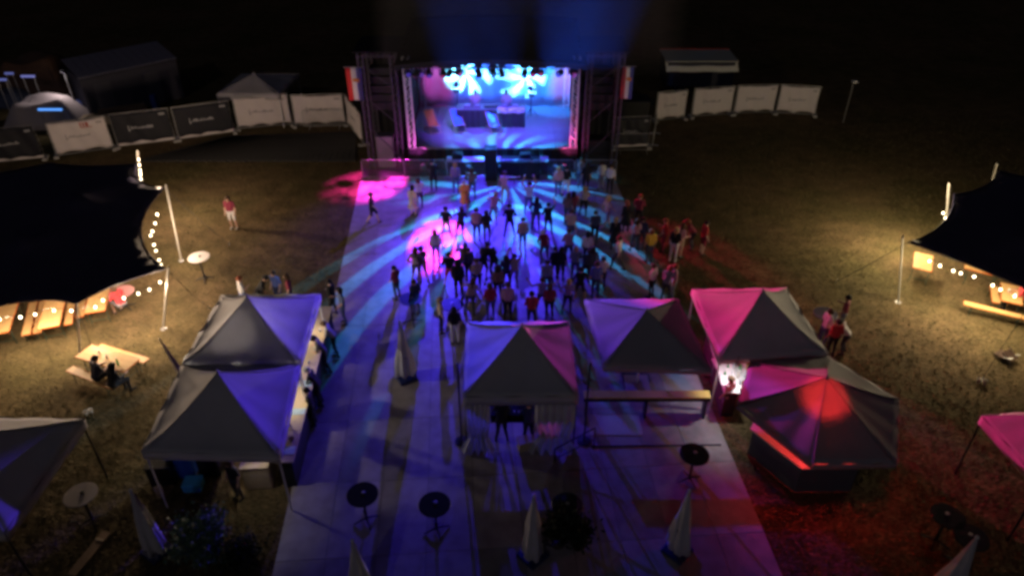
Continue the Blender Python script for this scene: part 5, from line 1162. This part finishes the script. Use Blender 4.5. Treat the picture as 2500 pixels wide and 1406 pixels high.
PEOPLE = [
 # --- near the stage front
 (1060, 466, 'phone', 5, 'kkkk', 'ks', 'person in black holding a red-lit phone at the stage barrier'),
 (1114, 472, 'stand', -10, 'vjjs', 'll', 'person with pale pink-lit hair standing at the stage barrier'),
 (1154, 486, 'hip', 8, 'uddk', 'bl', 'person in brown with dark trousers near the stage barrier, right of the pink-haired one'),
 (1136, 512, 'stand', 0, 'oosso', 'gb', 'person in an orange dress near the stage barrier', 1, True),
 (1232, 494, 'out', 0, 'pttss', 'bs', 'person in pale clothes stretching an arm sideways before the black speaker pair'),
 (1026, 508, 'drink', 30, 'wddsk', 'bl', 'person in a white top at the left front of the crowd'),
 (1011, 527, 'stand', -20, 'ccssk', 'kl', 'person in a beige dress with dark hair at the left front of the crowd', 1, True),
 (912, 545, 'walk', -95, 'kkssk', 'bs', 'person in dark clothes walking alone at the left edge of the dance floor'),
 (1362, 479, 'stand', 15, 'pjjsk', 'll', 'person in a pink top beside the black-clad one near the right stage front'),
 (1381, 478, 'hip', -10, 'kwwkk', 'ks', 'person in a black top and white trousers near the right stage front'),
 (1417, 458, 'phone', 0, 'gjjsk', 'bs', 'person in grey at the right stage barrier'),
 (1429, 471, 'stand', 5, 'kkksk', 'kl', 'person all in black at the right stage barrier'),
 (1466, 464, 'drink', 20, 'wggsk', 'bs', 'left one of two people in white shirts at the right stage corner'),
 (1487, 473, 'stand', -15, 'wkksk', 'bs', 'right one of two people in white shirts at the right stage corner'),
 # --- middle of the crowd
 (1091, 582, 'wide', 5, 'kwssw', 'ks', 'person in a black shirt and white shorts standing in the pink light'),
 (1126, 584, 'sway', 20, 'dkssk', 'bb', 'person in dark shorts right beside the pink light'),
 (1165, 588, 'stand', 10, 'pdddk', 'bs', 'person in a dusty pink shirt in the crowd left of the middle'),
 (1189, 590, 'drink', -10, 'kddsk', 'kl', 'person in black with long hair in the crowd left of the middle'),
 (1244, 577, 'wide', 0, 'kkkkk', 'ks', 'person all in black with legs apart in the middle of the blue floor'),
 (1276, 611, 'stand', 0, 'tjssk', 'bs', 'person in a tan top and shorts in the middle of the blue floor'),
 (1309, 561, 'hip', 5, 'nddsk', 'kl', 'person in navy with a hand on the hip on the middle of the floor'),
 (1337, 573, 'onearm', 0, 'kkksk', 'ks', 'person in black raising one arm on the middle of the floor'),
 (1384, 548, 'stand', -25, 'uddsk', 'bl', 'left one of a brown-clad couple right of the middle'),
 (1398, 545, 'hip', 25, 'mddsk', 'kl', 'right one of a brown-clad couple right of the middle, in dark red'),
 (1391, 592, 'drink', 0, 'tdddk', 'bs', 'person in a tan top below the brown-clad couple'),
 (1450, 593, 'stand', 5, 'dkksk', 'bs', 'thin person in dark clothes alone at the right of the floor'),
 (1479, 557, 'walk', -60, 'pvssk', 'll', 'person in a pink top walking at the right of the floor'),
 (1526, 566, 'stand', 10, 'kkkkk', 'rl', 'person in long black with red-lit hair at the right floor edge', 1, True),  # red light on the hair is put into its colour
 (1556, 554, 'drink', -20, 'mkksk', 'rs', 'person in dark red at the right floor edge behind the others'),
 (1498, 609, 'stand', -5, 'kkkkk', 'll', 'person in a long black dress casting a wide shadow right of the crowd', 1.02, True),
 (1549, 612, 'hip', 15, 'pddsk', 'bl', 'person in pink in front of the pair at the right floor edge'),
 (1563, 608, 'stand', -30, 'ndddk', 'ks', 'person in navy next to the pink one at the right floor edge'),
 (1583, 641, 'stand', 10, 'yddsk', 'rb', 'person in a yellow top on the right floor edge'),
 (1617, 614, 'drink', 70, 'rmmsk', 'rs', 'person in red standing left of the white-trousered one on the right lawn'),
 (1641, 638, 'stand', -20, 'kwwsw', 'll', 'person with pink-lit hair and white trousers on the right lawn'),
 (1656, 626, 'hip', -60, 'pttss', 'bl', 'person in pink close beside the white-trousered one on the right lawn'),
 (1688, 608, 'bend', 80, 'mddsk', 'rf', 'left one of two people in red light farthest out on the right lawn'),
 (1712, 620, 'stand', -80, 'rmsss', 'ks', 'rightmost of the people in red light on the right lawn'),
 (1020, 690, 'hip', 10, 'cussk', 'bl', 'person with long hair and a cream jacket on the left of the crowd'),
 (1034, 686, 'walk', 30, 'utssk', 'ks', 'person close behind the cream jacket on the left of the crowd'),
 (1100, 698, 'wide', 10, 'krssk', 'ks', 'person in a black top with red-lit shorts left in the crowd'),  # red light on the shorts is put into the cloth colour
 (1133, 678, 'sway', 0, 'udddk', 'kl', 'long-haired person in brown right of the red-lit shorts'),
 (1146, 684, 'stand', 30, 'dkkkk', 'bs', 'person in dark grey close to the long-haired one in brown'),
 (1121, 726, 'stand', -5, 'kkkkk', 'kl', 'tall person in long black clothes left in the crowd', 1.06),
 (1166, 711, 'drink', 15, 'tkksk', 'bs', 'person in a tan top with dark trousers left of the two black shirts'),
 (1180, 678, 'bend', -40, 'kkssk', 'ks', 'left one of two people in black shirts leaning together in the crowd'),
 (1208, 678, 'bend', 40, 'kkkkk', 'ks', 'right one of two people in black shirts leaning together in the crowd'),
 (1236, 704, 'onearm', 0, 'dkksk', 'kl', 'person in dark clothes reaching up right of the two black shirts'),
 (1256, 701, 'armsup', 0, 'tvvsk', 'bs', 'person with both arms up in the middle of the crowd'),
 (1216, 734, 'stand', 0, 'ukksk', 'kf', 'person with a big dark curly head in the middle of the crowd'),
 (1198, 779, 'stand', 5, 'rjjsk', 'bb', 'person in a reddish brown top directly behind the middle tent, left one'),
 (1240, 782, 'stand', -5, 'pkksk', 'bs', 'broad person in a pink top directly behind the middle tent', 1.05),
 (1328, 642, 'bend', 5, 'mddsk', 'wb', 'person in dark red with white headgear in the crowd'),
 (1353, 682, 'stand', 20, 'kkksk', 'ks', 'left one of a close black-clad pair right of the middle'),
 (1368, 684, 'stand', -20, 'kkksk', 'kl', 'right one of a close black-clad pair right of the middle'),
 (1402, 682, 'drink', 0, 'gddsk', 'lb', 'person in a grey shirt right of the black-clad pair'),
 (1429, 690, 'sway', 0, 'dkkkk', 'bs', 'left one of two dark-clad people at the right of the crowd'),
 (1443, 688, 'stand', 10, 'dnnsk', 'kl', 'right one of two dark-clad people at the right of the crowd'),
 (1468, 708, 'hip', 10, 'wkksk', 'ks', 'person in a light patterned shirt at the right end of the crowd'),
 (1334, 717, 'stand', 0, 'gddsk', 'bs', 'person in grey in front of the white headgear one'),
 (1414, 735, 'wide', 0, 'kkssk', 'ks', 'person in black shorts nearest the violet parasol'),
 (1452, 726, 'stand', 10, 'bnnsk', 'bs', 'person in a blue shirt behind the violet parasol corner'),
 (1340, 779, 'stand', 0, 'mkksk', 'bl', 'person in dark red near the right back corner of the middle tent'),
 (1322, 762, 'spread', 0, 'vddsk', 'bs', 'person spreading both arms behind the middle tent'),
 (1297, 800, 'drink', 0, 'rddsk', 'ks', 'person in a red top whose head shows above the middle tent peak'),
 (1588, 726, 'stand', 40, 'wkksk', 'bs', 'person in a white shirt behind the violet parasol'),
 (1622, 735, 'bend', -30, 'gddsk', 'rb', 'person bending over behind the violet parasol'),
 (1640, 728, 'stand', 90, 'pggsk', 'rs', 'person in pink talking to the bending one behind the violet parasol'),
 (1206, 547, 'sway', 0, 'pgssk', 'lb', 'person in a pale pink top behind the all-black one with legs apart'),
 (1291, 522, 'armsup', 0, 'wjjsk', 'bs', 'person in white raising both arms near the stage'),
 (1424, 528, 'hip', 0, 'tkksk', 'll', 'person in tan behind the brown-clad couple'),
 (1386, 642, 'onearm', 10, 'pddsk', 'bs', 'person in pink with one arm up above the black-clad pair'),
 (1431, 645, 'stand', -5, 'wkksk', 'kl', 'person in a white top above the two dark-clad people on the right'),
 (1385, 765, 'hip', 5, 'vkksk', 'll', 'person in violet between the middle tent and the violet parasol'),
 (1150, 768, 'sway', 0, 'tddsk', 'bl', 'person in tan near the left back corner of the middle tent'),
 (1506, 660, 'walk', 60, 'wddsk', 'bs', 'person in white walking below the long black dress'),
 (1066, 640, 'stand', 15, 'wjjsk', 'bl', 'person in white right of the cream jacket in the pink light'),
 # --- between the tables and the tents
 (971, 730, 'drink', 60, 'mddsk', 'ks', 'person in dark red left of the dark blue table by the parasol'),
 (1018, 765, 'stand', 40, 'njjsk', 'bs', 'person in navy right of the closed parasol on the dance floor'),
 (1078, 812, 'stand', -70, 'ckksk', 'll', 'person in a cream top left of the dark blue table nearest the middle tent'),
 (1112, 838, 'stand', 0, 'kwwsk', 'kl', 'person in a black top and pale trousers beside the middle tent'),
 (818, 770, 'hip', 80, 'kkksk', 'ks', 'person in black farthest along the left bar counter'),
 (843, 790, 'drink', 110, 'jjjsk', 'kl', 'person in dark blue standing away from the left bar counter'),
 (822, 868, 'bar', 95, 'gkksk', 'bs', 'person in a light grey shirt leaning on the left bar counter'),
 (800, 905, 'bar', 110, 'ddksk', 'ks', 'person in a dark shirt leaning on the left bar counter'),
 (784, 985, 'bar', 90, 'kkkkk', 'gs', 'grey-haired person in black at the left bar counter'),
 (768, 1035, 'stand', 100, 'kkkkk', 'ks', 'person in black nearest the camera at the left bar counter'),
 (602, 760, 'drink', -60, 'wbbsk', 'rs', 'person in a white top behind the far left bar tent'),
 (640, 757, 'bend', -90, 'kkkkk', 'ks', 'person in black bending behind the far left bar tent'),
 (684, 742, 'stand', 150, 'bnnsk', 'bs', 'person in a blue shirt behind the far left bar tent'),
 (716, 752, 'stand', 100, 'mddsk', 'bl', 'person in dark red behind the right part of the far left bar tent'),
 (573, 558, 'stand', 170, 'mwssw', 'bl', 'person in a dark red top and white shorts alone on the left lawn'),
 (1768, 1010, 'stand', 30, 'pggsk', 'bs', 'person standing between the violet parasol and the red-lit bar'),
 (2048, 808, 'drink', 70, 'mggsk', 'ks', 'person in dark red at the standing table on the right lawn'),
 (2024, 868, 'stand', 0, 'rkksk', 'ks', 'person in a bright red top beside the pink bar tent'),
 (2056, 862, 'bend', 60, 'wddsk', 'ks', 'person in white right of the bright red top'),
 (2002, 845, 'drink', -70, 'wjjsk', 'bs', 'person in white half hidden by the pink bar tent'),
 (586, 1215, 'stand', 150, 'kddsk', 'bl', 'person in black serving under the near left bar tent'),
 (1225, 1075, 'dj', 0, 'kkksk', 'ks', 'left sound technician at the mixing desk in the middle tent'),
 (1290, 1078, 'dj', 0, 'nkksk', 'bc', 'right sound technician with a cap at the mixing desk'),
]
for (u, v, ps, rot, cl, hair, lb, *x) in PEOPLE:
    gp = GC if 'crowd' in lb or 'floor' in lb else None
    person(u, v, ps, rot+rnd.uniform(-8, 8), cl, hair, lb, (x[0] if x else 1.0)*rnd.uniform(.93, 1.01)*.96, skirt=bool(len(x) > 1), group=gp)
person(0, 0, 'dj', 180, 'wjjsk', 'bs', 'left DJ in a white shirt behind the black desk', 1.0, loc=(px(1160, 312, SH).x, DJY+1.25, SH+.005))
person(0, 0, 'dj', 175, 'wjjsk', 'bc', 'right DJ in a white shirt behind the black desk', 1.0, loc=(px(1237, 312, SH).x, DJY+1.25, SH+.005))
def seated(u, v, rot, cl, hair, lb, h=.47):
    q_ = px(u, v, h); person(0, 0, 'sit', rot, cl, hair, lb, 1.0, loc=(q_.x, q_.y, 0))
seated(236, 925, -32, 'dkksk', 'ks', 'left one of two people sitting on the open-air beer bench')
seated(277, 943, -30, 'kkkkk', 'kl', 'right one of two people sitting on the open-air beer bench, in black')
seated(298, 745, 60, 'rgssk', 'bl', 'person in red sitting at the right end of the left stretch tent tables')
seated(2492, 735, 60, 'rkksk', 'ks', 'person in red sitting at the right picture edge')
# folding chair below the seated one, bicycle-like hoop at the tables is a round pink side table
high_table(296, 712, False, 'round pink-topped table at the right end of the left stretch tent', .75, .45, plain((.45, .22, .22), .5))
p = px(2460, 880); t = thing('folding_chair', 'dark folding chair lying over on the right lawn', 'chair', p, R(30)); m_ = MB(); m_.box((0, 0, .22), (.45, .42, .03), 0, R(20)); m_.build('seat', plain((.06, .03, .02)), t)
m_ = MB(); m_.box((0, .25, .12), (.45, .35, .025), 0, R(-8)); m_.build('backrest', plain((.06, .03, .02)), t)
for s_ in (-1, 1):
    m_ = MB(); m_.tube([(s_*.22, -.25, .02), (s_*.22, .2, .38)], .012, 5); m_.build('leg', STEEL, t); m_ = MB(); m_.tube([(s_*.22, .3, .02), (s_*.22, -.2, .3)], .012, 5); m_.build('leg', STEEL, t)
for k, (u, v, lb) in enumerate(((2388, 934, 'left one of two pale cups standing on the right lawn'), (2402, 938, 'right one of two pale cups standing on the right lawn'), (212, 1014, 'left one of two pale cups by the purple-lit tent corner'), (224, 1009, 'right one of two pale cups by the purple-lit tent corner'))):
    cup(px(u, v), lb, WHITEPL, 'pale cups on the lawn', .18, .07)
